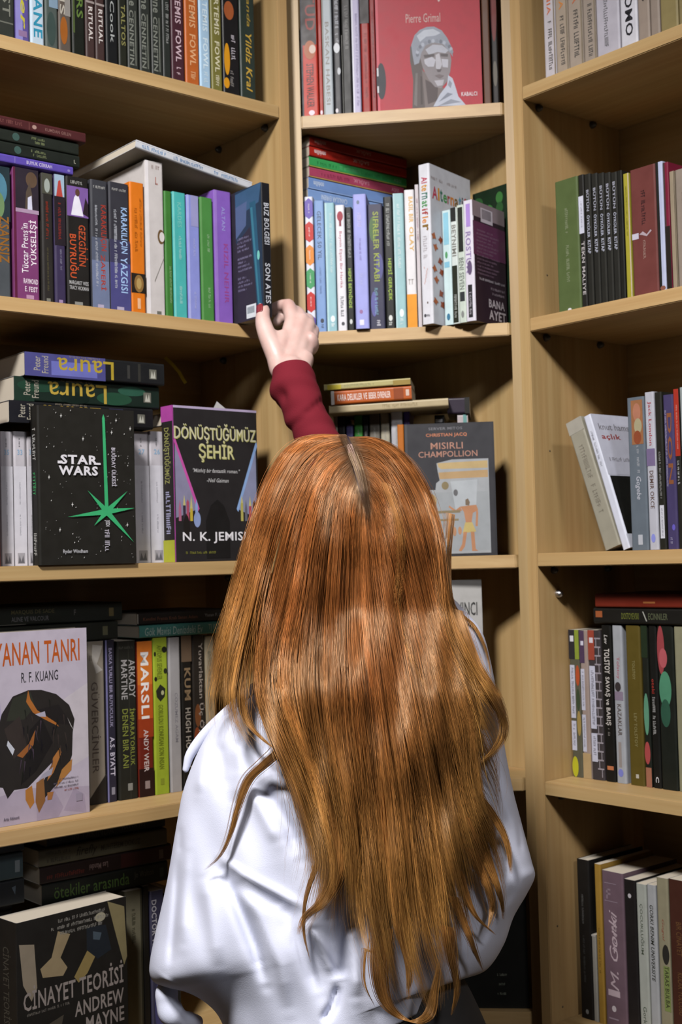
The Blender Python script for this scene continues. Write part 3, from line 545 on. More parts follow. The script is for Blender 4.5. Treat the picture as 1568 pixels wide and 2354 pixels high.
fwd(.0500, .028, .0135, .183, .105, 'ccd8cc', 'white spine with a black top and grey capitals, standing forward', [('r', .2, .02, .85, .4, '2c2f2a'), ('t', 'BENI SEVEN', .2, .45, .85, .72, '7c847c', 'd', .02), ('r', .2, .74, .85, .82, '34383a'), ('e', .3, .9, .7, .96, '8a8e8a')])
mar = [('r', 0, 0, 1, .13, '9a8a90'), ('r', .25, .04, .62, .16, 'd8d0da')] + [('r', .29 + .026 * i, .05, .29 + .026 * i + .014, .13, '4a3a40') for i in range(11)] + [('r', 0, .17, 1, .45, '6a3a5a')]
for i in range(13): mar.append(('b', .1, .23 + .03 * i, .62 + .28 * ((i * 5) % 3) / 3, .245 + .03 * i, '94788c', 'h'))
mar += [('b', .15, .63, .95, .65, 'd0c8d0', 'h'), ('b', .5, .69, .95, .71, 'b8a8b4', 'h'), ('b', .5, .73, .95, .75, 'b8a8b4', 'h'), ('t', 'BANA', .42, .79, .92, .86, 'c9c0c6', 'h', .03), ('t', 'AYET', .42, .88, .95, .96, 'c9c0c6', 'h', .03)]
fwd(.0636, .026, .0170, .187, .098, 'e0dce8', 'white violet-lettered spine with maroon cover turned to the room, standing forward', [('r', .3, .03, .75, .22, 'b090d8'), ('t', 'ROSTUM', .2, .26, .75, .6, '9a86b4', 'd', .02), ('e', .3, .5, .8, .62, '6a5a7a'), ('r', .3, .7, .75, .97, '2e2c30'), ('b', .4, .75, .65, .95, 'b0acb4', 'd')], mar, rc='3a2a34')
gb = make_book(.018, .11, .235, '1f3a22', (), [('e', .02 + .23 * (i % 4), .04 + .07 * (i // 4) % .9, .22 + .2 * (i % 4), .12 + .07 * (i // 4) % .9, ('2f5a30', '16301a', '3f7a3c')[i % 3]) for i in range(24)], rc='1a2e1c', group=GC2, label='green and black leafy cover leaning at the back of the corner row')
gb.matrix_world = Matrix.Translation((*(B2 - UR.a * .118 - UR.n * .0012), zc)) @ rotz(UR.ang - math.pi / 2)
# lying stack along the inner wall
def stack(items, u, m, z, xl, xr, grp, d=.12):
    for (th, c, sp, nm, dx0, dx1, dm) in items:
        lay(u, xl + dx0, xr + dx1, 0, 40, m + dm, c, nm, sp, group=grp, th=th, z=z, d=d); z += th + .0002
    return z
GS = 'books in the lying stack of the corner unit'
zst = zc + .2165
ntv = lambda c: ('t', 'ntvbilim', .05, .25, .16, .72, c, 'i', .03)
stack([(.0190, '86a8de', [('t', 'CANLILAR EVRENI', .14, .3, .42, .75, 'd4e2f4', 'i', .014), ('b', .62, .3, .9, .7, 'b8cdee', 'h'), ('r', 0, .9, 1, 1, '9fbce8')], 'light blue book at the bottom of the lying stack in the corner', 0, -20, 0),
    (.0190, '7a9cd6', [ntv('d0def2'), ('r', .0, .9, 1, 1, '94b2e4')], 'second light blue book in the lying stack, under the pink one', 2, -18, 0),
    (.0170, 'b34a68', [('b', .12, .35, .42, .7, '8a3450', 'h'), ('t', 'SAĞLIK', .45, .25, .62, .75, 'd890a4', 'i', .02), ('t', 'ntv', .86, .3, .94, .75, 'd890a4', 'i', .02), ('r', 0, .92, 1, 1, 'c8a860')], 'rose pink book lying between the blue and green ones', 4, -6, 0),
    (.0165, '3fa85c', [('b', .08, .35, .28, .7, '287a44', 'h'), ('b', .30, .3, .52, .7, '6ac484', 'h'), ('b', .56, .35, .8, .7, '2f8a4e', 'h'), ('t', 'ntv', .86, .3, .94, .75, '7ac894', 'i', .02), ('r', 0, .92, 1, 1, 'b8b050')], 'bright green book in the lying stack above the pink one', 4, 0, 0),
    (.0165, 'b02a1e', [ntv('e8d4d4'), ('b', .22, .4, .4, .65, '8a1c14', 'h'), ('t', 'SAĞLIK', .43, .25, .60, .75, 'd8a09a', 'i', .02), ('b', .64, .4, .94, .65, '8a1c14', 'h')], 'red book in the lying stack directly above the green one', 5, 0, 0),
    (.0165, '9c261c', [ntv('c0908a'), ('t', 'SAĞLIK', .46, .25, .62, .75, 'b07a70', 'i', .02)], 'red book at the very top of the lying stack in the corner', 6, 0, 0)], 'W', 0, zst, 698, 935, GS)

# ---- R2
def T6(x0, x1, yt, col, label, sp, m=.012, **k): return bk('R', 2, x0, x1, yt, m, col, label, sp, **k)
T6(1284, 1337, 410, '56663c', 'wide moss green spine with pale grey title, first on its shelf', [('b', .42, .22, .55, .42, '8a9474', 'd'), ('b', .42, .50, .55, .78, '8a9474', 'd'), ('e', .42, .975, .58, .995, 'd8d8dc')])
T6(1338, 1351, 400, '23221f', 'black spine with a white paper label, next to the moss green one', [('r', .0, .16, .9, .44, 'd2d4e4'), ('b', .35, .2, .6, .4, '8a8a96', 'd'), ('t', 'TEKN MALIYE', .3, .50, .85, .90, 'b9b4b4', 'd', .02)])
for i, x in enumerate((1352, 1368, 1383, 1398, 1413)):
    T6(x, x + 14.5, 398 - i, '262622', ['first', 'second', 'third', 'fourth', 'last'][i] + ' of five matching black spines with white upright lettering, counted from the labelled one', [('t', 'BÜTÜN', .3, .12 - .012 * i, .8, .28, 'a4a6b4', 'd', .02), ('t', 'ÖYKÜLER', .3, .31, .8, .48, 'b4b8c8', 'd', .02), ('t', 'KITAP', .3, .5, .8, .60, 'b4b8c8', 'd', .02), ('r', .93, 0, 1, 1, '3c3b34')])
T6(1428, 1439, 390, '1d1e1a', 'plain black spine between the matching five and the yellow one', [])
T6(1441, 1455, 397, 'a8a038', 'thin yellow-green spine beside the wide brown-red one', [('r', .82, 0, 1, 1, 'c8b8a4'), ('b', .4, .1, .6, .5, '8a8430', 'd')])
T6(1457, 1516, 382, '6f3c38', 'wide brown-red spine with dark upright title and a torn white patch', [('b', .42, .18, .58, .47, '3c2426', 'd'), ('r', .02, .505, .28, .55, 'c9c4d4'), ('p', [(.3, .52), (.45, .5), (.6, .53), (.75, .5), (.8, .51), (.6, .545), (.45, .53)], 'b4a4ac'), ('b', .44, .57, .54, .72, 'a88a80', 'd')])
T6(1517, 1533, 370, 'b9c0dc', 'thin bluish white spine with a black edge beside the brown-red one', [('r', 0, 0, .4, 1, '22221f'), ('e', .1, .955, .9, .99, '8a5a4a')])
T6(1534, 1546, 371, '7c1f38', 'crimson over black spine beside the beige pair', [('r', .0, .5, 1, 1, '26211c'), ('r', 0, 0, .35, .5, '4a3a38')])
T6(1547, 1559, 392, '9c8e78', 'first beige spine beside the crimson and black one', [('r', .9, 0, 1, 1, '6d6250')])
T6(1560, 1590, 386, '94887c', 'greyish beige spine cut by the photo edge on the second shelf', [('b', .5, .2, .7, .8, '7a6a60', 'd')])

# ---- L3: eye-level shelf
def T7(x0, x1, yt, col, label, sp, m=.045, **k): return bk('L', 3, x0, x1, yt, m, col, label, sp, **k)
T7(-30, 3, 905, 'b03a28', 'red spine just inside the photo edge on the eye-level shelf', [], m=.012)
for x0, x1, no, nm in ((5, 33, '35', 'white numbered series volume next to the red spine'), (35, 64, '33', 'second white numbered series volume from the red spine'), (66, 84, '31', 'white series volume half hidden by the black starry book'), (313, 347, '27', 'white numbered volume just past the black starry book'), (349, 382, '26', 'white numbered volume beside the spine of the plastic-wrapped city novel')):
    T7(x0, x1, 992, 'c6c2c8', nm, [('r', .92, 0, 1, 1, '8e8a8e'), ('b', .42, .05, .52, .12, '77757a', 'd'), ('t', no, .3, .135, .72, .175, '8fb0cc', 'h', .02), ('r', 0, .26, 1, 1, 'd8d6de'), ('b', .42, .38, .52, .55, '8a8a90', 'd'), ('b', .42, .62, .52, .78, '8a8a90', 'd'), ('r', .2, .905, .8, .985, 'a8a6ac'), ('p', [(.25, .98), (.35, .92), (.5, .97), (.65, .92), (.75, .98)], '6a6a70')])  # darker top of each spine: shadow from above painted into the print
sw = []
rs = random.Random(5)
for i in range(120):
    u, v = rs.random() * .92 + .05, rs.random() * .96 + .02; r = rs.choice((.002, .0025, .003, .005)); 
    sw.append(('p', [(u - r, v + r * .3), (u + r * .3, v - r * 1.1), (u + r, v - r * .4), (u - r * .2, v + r)], ('c8c8c4', '8a8a86', 'e0e0dc')[i % 3]))
for u, v in ((.23, .06), (.45, .2), (.8, .07), (.95, .12), (.1, .45), (.33, .62), (.75, .15), (.9, .75), (.2, .78)): sw.append(('p', [(u - .008, v), (u, v - .004), (u + .003, v - .016), (u + .006, v - .003), (u + .014, v), (u + .005, v + .004), (u + .002, v + .016), (u - .002, v + .004)], 'd8d8d4'))
gs = '3fb274'; c0 = (.685, .665)
sw += [('p', [(.655, .06), (.668, .035), (.682, .06), (.705, .66), (.667, .66)], gs)]
for u, v in ((.49, .53), (.91, .53), (.985, .64), (.28, .70), (.55, .755), (.97, .865)):
    dx, dy = u - c0[0], (v - c0[1]) * 1.45; L_ = math.hypot(dx, dy); px, py = -dy / L_ * .028, dx / L_ * .028 / 1.45
    sw.append(('p', [(c0[0] + px, c0[1] + py), (u, v), (c0[0] - px, c0[1] - py)], gs))
sw += [('t', 'STAR', .22, .305, .60, .365, 'e6e4ea', 'h', .035), ('t', 'WARS', .20, .375, .60, .435, 'e6e4ea', 'h', .035), ('r', .19, .345, .24, .362, 'e6e4ea'), ('r', .56, .352, .63, .364, 'e6e4ea'), ('t', 'BUĞDAY ÜLKESİ', .745, .25, .80, .5, 'c8c4d0', 'd', .02), ('t', 'JEDI', .66, .72, .715, .76, 'd0d0d4', 'd', .02), ('b', .66, .78, .71, .94, 'c0bcc8', 'd'), ('t', 'Ryder Windham', .23, .905, .48, .935, 'c8c8cc', 'h', .012)]
face('L', 3, 91, 314, 938, -.004, -.004, .021, '24231f', 'black face-out hardback with a green light sabre star and white logo lettering', sw, [('r', .1, 0, .3, 1, '121210'), ('b', .3, .12, .7, .35, 'b8b8b4', 'd'), ('b', .3, .42, .7, .6, '3fa060', 'd'), ('b', .3, .8, .7, .95, 'b0b0ac', 'd')], hard=True)
dn = [('r', 0, 0, 1, .015, 'b8aac8'), ('r', 0, .0, .01, 1, 'a84a9a'), ('p', [(.02, .22), (.28, .66), (.02, .72)], '8d8aa6'), ('p', [(.98, .22), (.74, .66), (.98, .72)], '8d92b0'), ('p', [(.02, .2), (.29, .66), (.27, .68), (.01, .23)], 'c858a8'), ('p', [(.99, .2), (.73, .66), (.75, .68), (1, .24)], '8fb0e0')]
for i, (u, c) in enumerate(((.05, 'b06a8a'), (.10, '3a3240'), (.14, 'b0506a'), (.18, 'c8b040'), (.24, '8fa8d8'), (.78, 'b8b060'), (.83, '6a6a78'), (.88, 'b04a5a'), (.93, '2a2428'))): dn += [('r', u, .66 - .02 * (i % 3), u + .03, .74, c), ('p', [(u, .66 - .02 * (i % 3)), (u + .015, .60 - .03 * (i % 2)), (u + .03, .66 - .02 * (i % 3))], 'c8c080' if i % 2 else c)]
dn += [('p', [(.36, .98), (.36, .74), (.42, .64), (.5, .6), (.58, .64), (.64, .74), (.64, .98)], '1d1c1c'), ('e', .22, .68, .3, .78, '8fa0cc'), ('e', .1, .7, .17, .85, '24201f'),
    ('t', 'DÖNÜŞTÜĞÜMÜZ', .02, .106, .99, .238, 'b5b46a', 'h', .012), ('t', 'DÖNÜŞTÜĞÜMÜZ', .012, .103, .982, .234, 'd2ceb0', 'h', 0), ('t', 'ŞEHİR', .30, .216, .72, .361, 'b5b46a', 'h', .018), ('t', 'ŞEHİR', .293, .213, .713, .357, 'd0cc98', 'h', .004)]
dn += [
    ('t', '"Müthiş bir fantastik roman."', .22, .40, .78, .432, 'c8c8c8', 'h', .008, .3), ('t', '-Neil Gaiman', .38, .462, .64, .488, 'c8c8c8', 'h', .008, .3), ('t', 'N. K. JEMISIN', .09, .81, .95, .885, 'f0eef2', 'h', .014), ('b', .12, .935, .48, .95, '8a8a3c', 'h')]
face('L', 3, 403, 597, 938, .004, .006, .030, '2a2829', 'plastic-wrapped face-out novel with yellow title and purple city towers', dn, [('r', 0, 0, 1, .1, 'b04aa0'), ('r', .1, .12, .9, .86, '2a2624'), ('t', 'DÖNÜŞTÜĞÜMÜZ', .15, .14, .8, .5, '9a9a5a', 'd', .015), ('b', .3, .55, .7, .84, 'a8a8c8', 'd'), ('r', 0, .86, 1, 1, 'b4b83c')])
def film(name, parent, pts, faces):
    m = bpy.data.materials.get('clear_plastic_film')
    if not m:
        m, nt, b = mat('clear_plastic_film'); b.inputs['Base Color'].default_value = (.85, .85, .87, 1); b.inputs['Roughness'].default_value = .12; b.inputs['Alpha'].default_value = .22
        tc = N(nt, 'ShaderNodeTexCoord'); n = N(nt, 'ShaderNodeTexNoise'); n.inputs['Scale'].default_value = 60; nt.links.new(tc.outputs['Object'], n.inputs[0])
        bp = N(nt, 'ShaderNodeBump'); bp.inputs['Strength'].default_value = .6; bp.inputs['Distance'].default_value = .004; nt.links.new(n.outputs[0], bp.inputs['Height']); nt.links.new(bp.outputs[0], b.inputs['Normal'])
    return link(name, mesh_of('film', pts, faces), m, parent)
def fin(book, W, D, H, y0):                          # creased corner of the wrapper standing up from the top
    film('plastic_wrap', book, [(0, y0, H), (W, y0, H), (W * .5, y0 + .004, H + .022), (W, y0 + .024, H), (0, y0 + .024, H)], [(0, 1, 2), (1, 3, 2), (3, 4, 2), (4, 0, 2)])
fin([o for o in COL.objects if o.name.startswith('book') and 'plastic-wrapped face-out' in str(o.get('label'))][0], .03, .1, .2165, .085)
GLS = 'fat fantasy volumes lying in a stack, spines upside down'
def laura(c, a, b, tcol, extra): return [('r', 0, 0, .13, 1, c), *extra, ('t', 'Laura', .22, .12, .62, .92, tcol, 'i', .004), ('t', 'Peter', .06, .15, .105, .75, 'a8a294', 'u', .004), ('t', 'Freund', .115, .12, .16, .85, 'a8a294', 'u', .004), ('r', .885, .3, .94, .74, '6a6a60'), ('p', [(.895, .7), (.905, .36), (.915, .62), (.925, .36), (.933, .7)], 'b8b8ac'), ('b', .30, .02, .52, .1, '8a8070', 'i')]
zb = top_of('L', 3, 6, 352)
zb = stack([(.0300, '17181a', laura('1c1c22', 0, 0, 'a88c3a', [('r', .68, .1, .78, .6, '2c2c44')]), 'black volume at the bottom of the upside-down stack, behind the starry book', 0, 0, 0),
    (.0335, '16261f', laura('1d3328', 0, 0, 'b49a40', [('e', .02, .1, .3, .6, '1f4030'), ('e', .55, .4, .8, .95, '234a36'), ('e', .7, .1, .9, .5, '2a5544'), ('e', .3, .5, .5, 1, '10201a')]), 'dark green mottled volume in the middle of the upside-down stack', 12, 14, .004)], 'L', .030, zb, 6, 352, GLS, d=.17)
lay('L', 43, 378, 0, 40, .026, '1b1d1f', 'violet and black volume on top of the upside-down stack, yellow ribbon hanging out', laura('3a3a60', 0, 0, 'b09a34', [('r', .0, 0, .56, 1, '4c4c86'), ('r', .18, .3, .5, .9, '6c70b8'), ('r', .72, .2, .74, .8, '3a3a38'), ('r', .80, .1, .82, .9, '33332f')]), group=GLS, th=.0325, z=zb, d=.17)
rb = [o for o in COL.objects if 'violet and black volume on top' in str(o.get('label'))][0]
pts = [at(380, 822, 2.03), at(395, 836, 2.025), at(412, 856, 2.02), at(421, 872, 2.018), at(427, 881, 2.018)]
iv = rb.matrix_world.inverted(); vs, fs = [], []
for i, p in enumerate(pts):
    for dx in (-.0022, .0022): vs.append(iv @ Vector((p[0] + dx, p[1], p[2] + abs(dx) * .6 * (1 if dx > 0 else -1))))
    if i: fs.append((2 * i - 2, 2 * i - 1, 2 * i + 1, 2 * i))
ribm = link('ribbon_bookmark', mesh_of('ribbon', vs, fs), simple('yellow_ribbon', (.55, .45, .04), .5), rb); ribm['label'] = 'yellow ribbon bookmark'
sm = ribm.modifiers.new('s', 'SOLIDIFY'); sm.thickness = .0005
lay('L', 352, 382, 0, 40, .040, '2a281c', 'small dark book with yellow marks lying at the end of the upside-down stack', [('e', .2, .2, .8, .8, '8a8230')], group=GLS, th=.018, z=shelf_z('L', 3) + .2, d=.12)

# ---- C3: corner unit, eye-level shelf
ch = [('r', .03, .01, .98, .985, '3a3a3e'), ('r', .0, 0, .03, 1, '4a4a4e'), ('t', 'SERVER MITOS', .27, .03, .65, .05, '77777c', 'h', .015), ('t', 'CHRISTIAN JACQ', .24, .075, .70, .107, 'c8805e', 'h', .02), ('t', 'MISIRLI', .29, .145, .65, .195, 'b98a78', 'h', .004), ('t', 'CHAMPOLLION', .15, .21, .81, .255, 'b98a78', 'h', .004),
    ('p', [(.35, .30), (.52, .275), (.93, .275), (.93, .98), (.12, .98), (.12, .5), (.33, .5), (.34, .45), (.38, .43), (.36, .36)], 'a5a9ac'), ('p', [(.36, .3), (.92, .29), (.92, .345), (.4, .345), (.37, .33)], 'c0a878'), ('p', [(.37, .37), (.92, .36), (.92, .415), (.38, .42)], 'b89a70'), ('r', .15, .52, .92, .96, '9ea3a6'), ('p', [(.5, .44), (.8, .43), (.78, .62), (.55, .66)], 'b4babe'), ('e', .4, .44, .48, .5, '8a7c5c'), ('e', .53, .5, .58, .55, '6a6a6c')]
mc = 'b98562'
ch += [('p', [(.66, .58), (.69, .57), (.71, .60), (.70, .625), (.66, .62)], '7a6a58'), ('p', [(.60, .63), (.78, .62), (.80, .66), (.74, .68), (.72, .76), (.66, .76), (.64, .67)], mc), ('p', [(.60, .63), (.55, .655), (.48, .62), (.47, .632), (.55, .675), (.62, .66)], mc), ('p', [(.78, .62), (.80, .68), (.79, .78), (.765, .78), (.775, .69)], mc), ('p', [(.65, .75), (.73, .75), (.77, .82), (.62, .83)], 'c4b070'), ('p', [(.63, .82), (.67, .82), (.64, .93), (.60, .965), (.57, .96), (.61, .91)], mc), ('p', [(.71, .82), (.75, .82), (.76, .95), (.79, .965), (.72, .965)], mc),
    ('p', [(.2, .66), (.6, .655), (.6, .675), (.2, .68)], '8a7c60'), ('r', .22, .72, .58, .735, '8a7c60'), ('e', .22, .53, .34, .64, 'b09468'), ('e', .51, .78, .55, .85, 'b88a68'), ('e', .57, .78, .61, .84, 'b88a68'), ('e', .42, .86, .5, .94, 'd0d4d6'), ('e', .25, .9, .33, .96, 'a8806a'), ('p', [(.25, .68), (.34, .66), (.33, .72), (.26, .72)], 'c0c6ca')]
face('C', 3, 938, 1144, 972, .006, .010, .022, '36363a', 'dark grey face-out novel with an egyptian wall painting on its cover', ch, (), rc='36363a', lc='36363a')
bk('C', 3, 921, 937, 974, .008, 'b86a20', 'orange spine showing beside the egyptian cover', h=.208, d=.03)
GC3 = GROUPS[('C', 3)]
for x0, x1, yt, c, nm, m in ((775, 782, 950, 'a8a090', 'narrow pale grey spine behind the burgundy sleeve', .055), (784, 802, 955, '1d1c1a', 'black spine next to the pale grey one behind the crown of the head', .055), (803, 820, 975, '4e4a7a', 'short indigo spine behind the crown of the head', .055), (822, 842, 955, '3f8a3a', 'bright green spine behind the crown of the head', .055), (843, 855, 958, '28282a', 'charcoal spine between the green and grey ones behind the head', .055), (857, 882, 950, '6d685e', 'grey-brown spine behind the parting of the hair', .055), (883, 905, 948, 'a8a28e', 'beige spine beside the wide white one above the hair', .055), (907, 934, 936, 'b8b8be', 'wide white spine half hidden by the orange spine', .045), (936, 951, 938, '4a3a80', 'narrow violet spine above the egyptian cover', .055)):
    bk('C', 3, x0, x1, yt, m, c, nm, [('b', .4, .1, .6, .5, 'a0a098', 'd')] if x0 > 800 else [], d=.1)
zq = shelf_z('C', 3)
lay('C', 972, 1022, 0, 40, .06, '22201e', 'black book lying behind the egyptian cover, end with white dash', [('r', .1, .35, .8, .6, 'b8b8bc')], group=GC3, th=.02, z=zq + .207, d=.10)
lay('C', 1024, 1076, 0, 40, .048, 'b4aaac', 'pale book with a teal end lying behind the egyptian cover', [('r', .55, 0, .9, 1, '6a9a96')], group=GC3, th=.018, z=zq + .207, d=.10)
lay('C', 1002, 1080, 0, 40, .044, '2c2232', 'dark purple book lying highest behind the egyptian cover', [('r', .78, 0, 1, 1, '1c1c18')], group=GC3, th=.026, z=zq + .2255, d=.10)
GT = 'small books lying tilted above the hair in the corner unit'
for (xl, yl, yl2, xr, yr, c, sp, nm, m) in ((757, 932, 951, 1031, 914, 'b8a884', [('b', .45, .3, .75, .7, '9a8a66', 'h')], 'cream book lying tilted, lowest of the three above the hair', .012),
    (762, 899, 931, 947, 886, 'b5581c', [('r', 0, 0, .04, 1, 'd8d4d0'), ('t', 'KARA DELIKLER VE', .08, .28, .45, .75, 'e8d8d0', 'h', .02), ('t', 'BEBEK EVRENLER', .47, .28, .74, .75, 'e8d8d0', 'h', .02), ('r', .78, .1, .9, .9, '8e4216'), ('r', .93, .25, .97, .7, 'd8c0b0')], 'orange book with white capitals lying tilted in the middle of the three', .008),
    (745, 883, 898, 944, 868, 'b4ab74', [('r', .04, .2, .2, .95, 'c8b83a'), ('b', .22, .3, .6, .7, '94926c', 'h'), ('r', .8, .2, 1, 1, '9a8440')], 'yellowish thin book lying on top of the tilted orange one', .010)):
    s0, z0_ = UC.hit(xl, yl2, m); z1_ = UC.hit(xl, yl, m)[1]; s1, z2_ = UC.hit(xr, yr + (yl2 - yl), m); L_ = math.hypot(s1 - s0, z2_ - z0_); th = z1_ - z0_
    b = make_book(th - .0004, .11, L_, c, flatten(sp), group=GT, label=nm)
    b.matrix_world = Matrix.Translation((*UC.P(s0, m), z0_)) @ rotz(UC.ang) @ Matrix.Rotation(-math.asin((z2_ - z0_) / L_), 4, 'Y') @ Matrix(((0, 0, -1, L_), (0, 1, 0, 0), (1, 0, 0, 0), (0, 0, 0, 1)))

# ---- R3
lean('R', (1301, 972), (1391, 1264), (1427, 1253), .018, '9c9888', 'worn grey cloth-covered book leaning over at the start of the eye-level shelf', [('b', .35, .2, .65, .75, '8a8476', 'd'), ('r', 0, 0, 1, .1, 'a8a498')], group=GROUPS[('R', 3)])
lean('R', (1341, 960), (1432, 1266), (1450, 1262), .016, 'd4d8e6', 'white book leaning beside the worn grey one, red word on its cover', [('b', .35, .12, .6, .4, '9a9ca4', 'd'), ('b', .35, .93, .65, .97, '8a8c90', 'h')], right=[('r', 0, 0, 1, .46, 'c4c6d4'), ('t', 'knut hamsun', .08, .07, .75, .12, '77757c', 'h', .01), ('t', 'açlık', .08, .15, .42, .2, '9a3a36', 'h', .02), ('b', .1, .33, .7, .36, '77757c', 'h'), ('r', .02, .47, 1, .9, '191a18'), ('r', 0, .9, 1, 1, 'c8ccd8')], rc='c4c6d4', group=GROUPS[('R', 3)])
def T8(x0, x1, yt, col, label, sp, m=.014, **k): return bk('R', 3, x0, x1, yt, m, col, label, sp, **k)
T8(1452, 1492, 912, '66707a', 'slate grey spine with a warm painted portrait at its top and white script', [('r', .25, .02, .92, .31, '9a6a48'), ('e', .35, .04, .8, .16, 'b07860'), ('e', .4, .14, .85, .24, 'a8a080'), ('e', .35, .22, .8, .31, '8c4a30'), ('b', .5, .32, .65, .5, 'b0b4ba', 'd'), ('t', 'Gogebe', .35, .52, .7, .67, 'c0c2cc', 'd', .005, .3), ('r', .42, .90, .68, .965, 'b8bcc4')])
T8(1493, 1515, 900, 'b9bac4', 'white spine with a red name above and a dark title below a violet band', [('t', 'Jack London', .3, .06, .72, .34, 'a4404a', 'd', .012), ('r', .05, .36, .95, .47, '7a6c90'), ('t', 'DEMIR OKCE', .3, .50, .72, .74, '66524a', 'd', .014), ('e', .25, .9, .7, .955, '8a90d8')])
T8(1516, 1533, 900, '25251f', 'black spine with a small white label low down', [('b', .35, .38, .62, .68, '9a9a98', 'd'), ('r', .25, .72, .85, .93, 'cfd0da'), ('b', .45, .74, .65, .92, '6a6a70', 'd')])
T8(1535, 1560, 906, '473f66', 'dark purple spine with widely spaced orange capitals', [('t', 'DON', .35, .12, .8, .58, '8a5636', 'd', .02), ('b', .15, .1, .3, .6, 'a8a4c0', 'd'), ('e', .5, .84, .8, .88, '6a60c0'), ('b', .3, .9, .5, .97, 'a8a4c0', 'd')])
T8(1561, 1573, 893, '25241f', 'spine with a red upper half and black lower half at the photo edge', [('r', 0, 0, 1, .42, 'a83426'), ('b', .35, .1, .65, .38, 'c88a80', 'd'), ('b', .3, .45, .7, .6, 'c0c0c0', 'd')])
T8(1574, 1600, 888, 'a0a8a8', 'pale spine just beyond the red and black one', [])

# ---- L4
ml4 = .075
def T9(x0, x1, yt, col, label, sp, m=ml4, **k): return bk('L', 4, x0, x1, yt, m, col, label, sp, **k)
W4 = '5a5652'
ya = [('r', 0, 0, 1, 1, 'c3bac8'), ('p', [(0, .2), (.12, .1), (.22, .5), (.1, .8), (0, .85)], 'b4aac6'), ('p', [(.7, .4), (1, .3), (1, .7), (.8, .75)], 'cbc3ca'), ('p', [(0, .86), (.4, .82), (1, .86), (1, 1), (0, 1)], 'b3a7b8'), ('p', [(.5, .9), (.62, .8), (.75, .95), (.7, 1), (.5, 1)], 'a598ac'), ('p', [(.75, .97), (.85, .86), (.95, .9), (.97, 1)], 'a598ac'),
    ('t', 'YANAN TANRI', .14, .055, .93, .175, 'bc5a20', 'h', .012), ('t', 'R. F. KUANG', .38, .215, .72, .27, '2e2c30', 'h', .01)]
bird = [(.30, .335), (.44, .31), (.56, .315), (.70, .345), (.82, .41), (.87, .49), (.85, .56), (.84, .68), (.78, .78), (.66, .84), (.58, .885), (.54, .83), (.60, .76), (.66, .70), (.50, .78), (.42, .82), (.30, .82), (.24, .86), (.20, .80), (.14, .79), (.16, .70), (.12, .66), (.15, .52), (.20, .42)]
ya += [('p', bird, '2a2623'), ('p', [(.30, .345), (.46, .32), (.50, .40), (.40, .46), (.24, .46)], '33352b'), ('p', [(.5, .42), (.72, .40), (.84, .52), (.66, .50)], '231f1e'), ('p', [(.22, .5), (.36, .44), (.42, .6), (.30, .66)], '38302c'), ('p', [(.45, .52), (.56, .46), (.66, .6), (.5, .74), (.36, .80)], '1e1b1a'),
    ('p', [(.44, .31), (.46, .36), (.52, .42), (.60, .455), (.70, .50), (.72, .52), (.58, .47), (.48, .43), (.42, .37)], 'b06c30'), ('p', [(.80, .475), (.86, .55), (.83, .52)], 'd8d4d0'), ('p', [(.50, .44), (.59, .43), (.60, .46), (.54, .455)], 'b8b4c4'), ('p', [(.5, .52), (.48, .6), (.38, .66), (.33, .645), (.44, .59)], '9c6030'), ('p', [(.25, .56), (.31, .61), (.29, .64), (.24, .585)], 'cfd2dc'), ('p', [(.66, .68), (.73, .63), (.74, .66), (.66, .76), (.60, .80)], 'b0743c'), ('p', [(.56, .76), (.66, .73), (.64, .77), (.52, .79)], 'a9a4b4'),
    ('p', [(.40, .83), (.46, .81), (.48, .9), (.44, .93), (.40, .88)], 'b47838'), ('p', [(.50, .80), (.57, .78), (.58, .9), (.52, .96), (.49, .9)], '8f6238'), ('p', [(.6, .86), (.66, .86), (.64, .90), (.6, .9)], 'a87040'), ('p', [(.84, .7), (.83, .76), (.68, .84), (.74, .75)], 'b07a40')]
rf = random.Random(3)
for i in range(46):                                  # feather strokes
    a = rf.random() * 1.5 + .9; u, v = .2 + rf.random() * .58, .36 + rf.random() * .38; l = .05 + rf.random() * .06
    if .25 < (u - .1) and u + v < 1.42: ya.append(('p', [(u, v), (u + .012, v + .004), (u - l * math.cos(a) * .5, v + l * math.sin(a))], ('3d3430', '17151a', '463a46', '1b1c16')[i % 4]))
ya += [('b', .70, .795, .90, .805, '6a6270', 'h'), ('b', .66, .815, .90, .825, '6a6270', 'h'), ('b', .66, .835, .90, .845, '6a6270', 'h'), ('b', .76, .855, .90, .865, 'a85a4a', 'h'), ('r', .87, .89, .93, .93, '9a90a2'), ('t', 'Arzu Altinanit', .20, .955, .34, .972, '5a5264', 'h', .01)]
face('L', 4, -45, 206, 1450, .024, .034, .030, 'c8c0cc', 'large pale lilac face-out novel showing a black burnt bird under an orange title', ya)
bw = T9(207, 246, 1474, '8f877a', 'grey-beige spine in loose clear plastic with dark upright capitals', [('b', .1, .08, .4, .12, '6a6458', 'h'), ('t', 'GÜVERCİNLER', .18, .25, .72, .81, '5a5048', 'd', .004), ('p', [(0, .96), (1, .82), (1, 1), (0, 1)], '2a2724'), ('p', [(.3, .02), (.9, .03), (.7, .1), (.55, .14), (.9, .18), (.5, .2), (.25, .1)], 'b5b0a8')])
T9(248, 271, 1471, '2c2a38', 'dark blue-black spine with a lilac edge and white initials', [('r', 0, 0, .16, 1, '7c7aa8'), ('t', 'BASKA TURLU BIR BUYUCULUK', .35, .05, .68, .54, '9e98b4', 'd', .012), ('t', 'A.S. BYATT', .32, .6, .8, .84, 'c9c4d4', 'd', .02), ('r', .4, .91, .75, .955, '8a8894')])
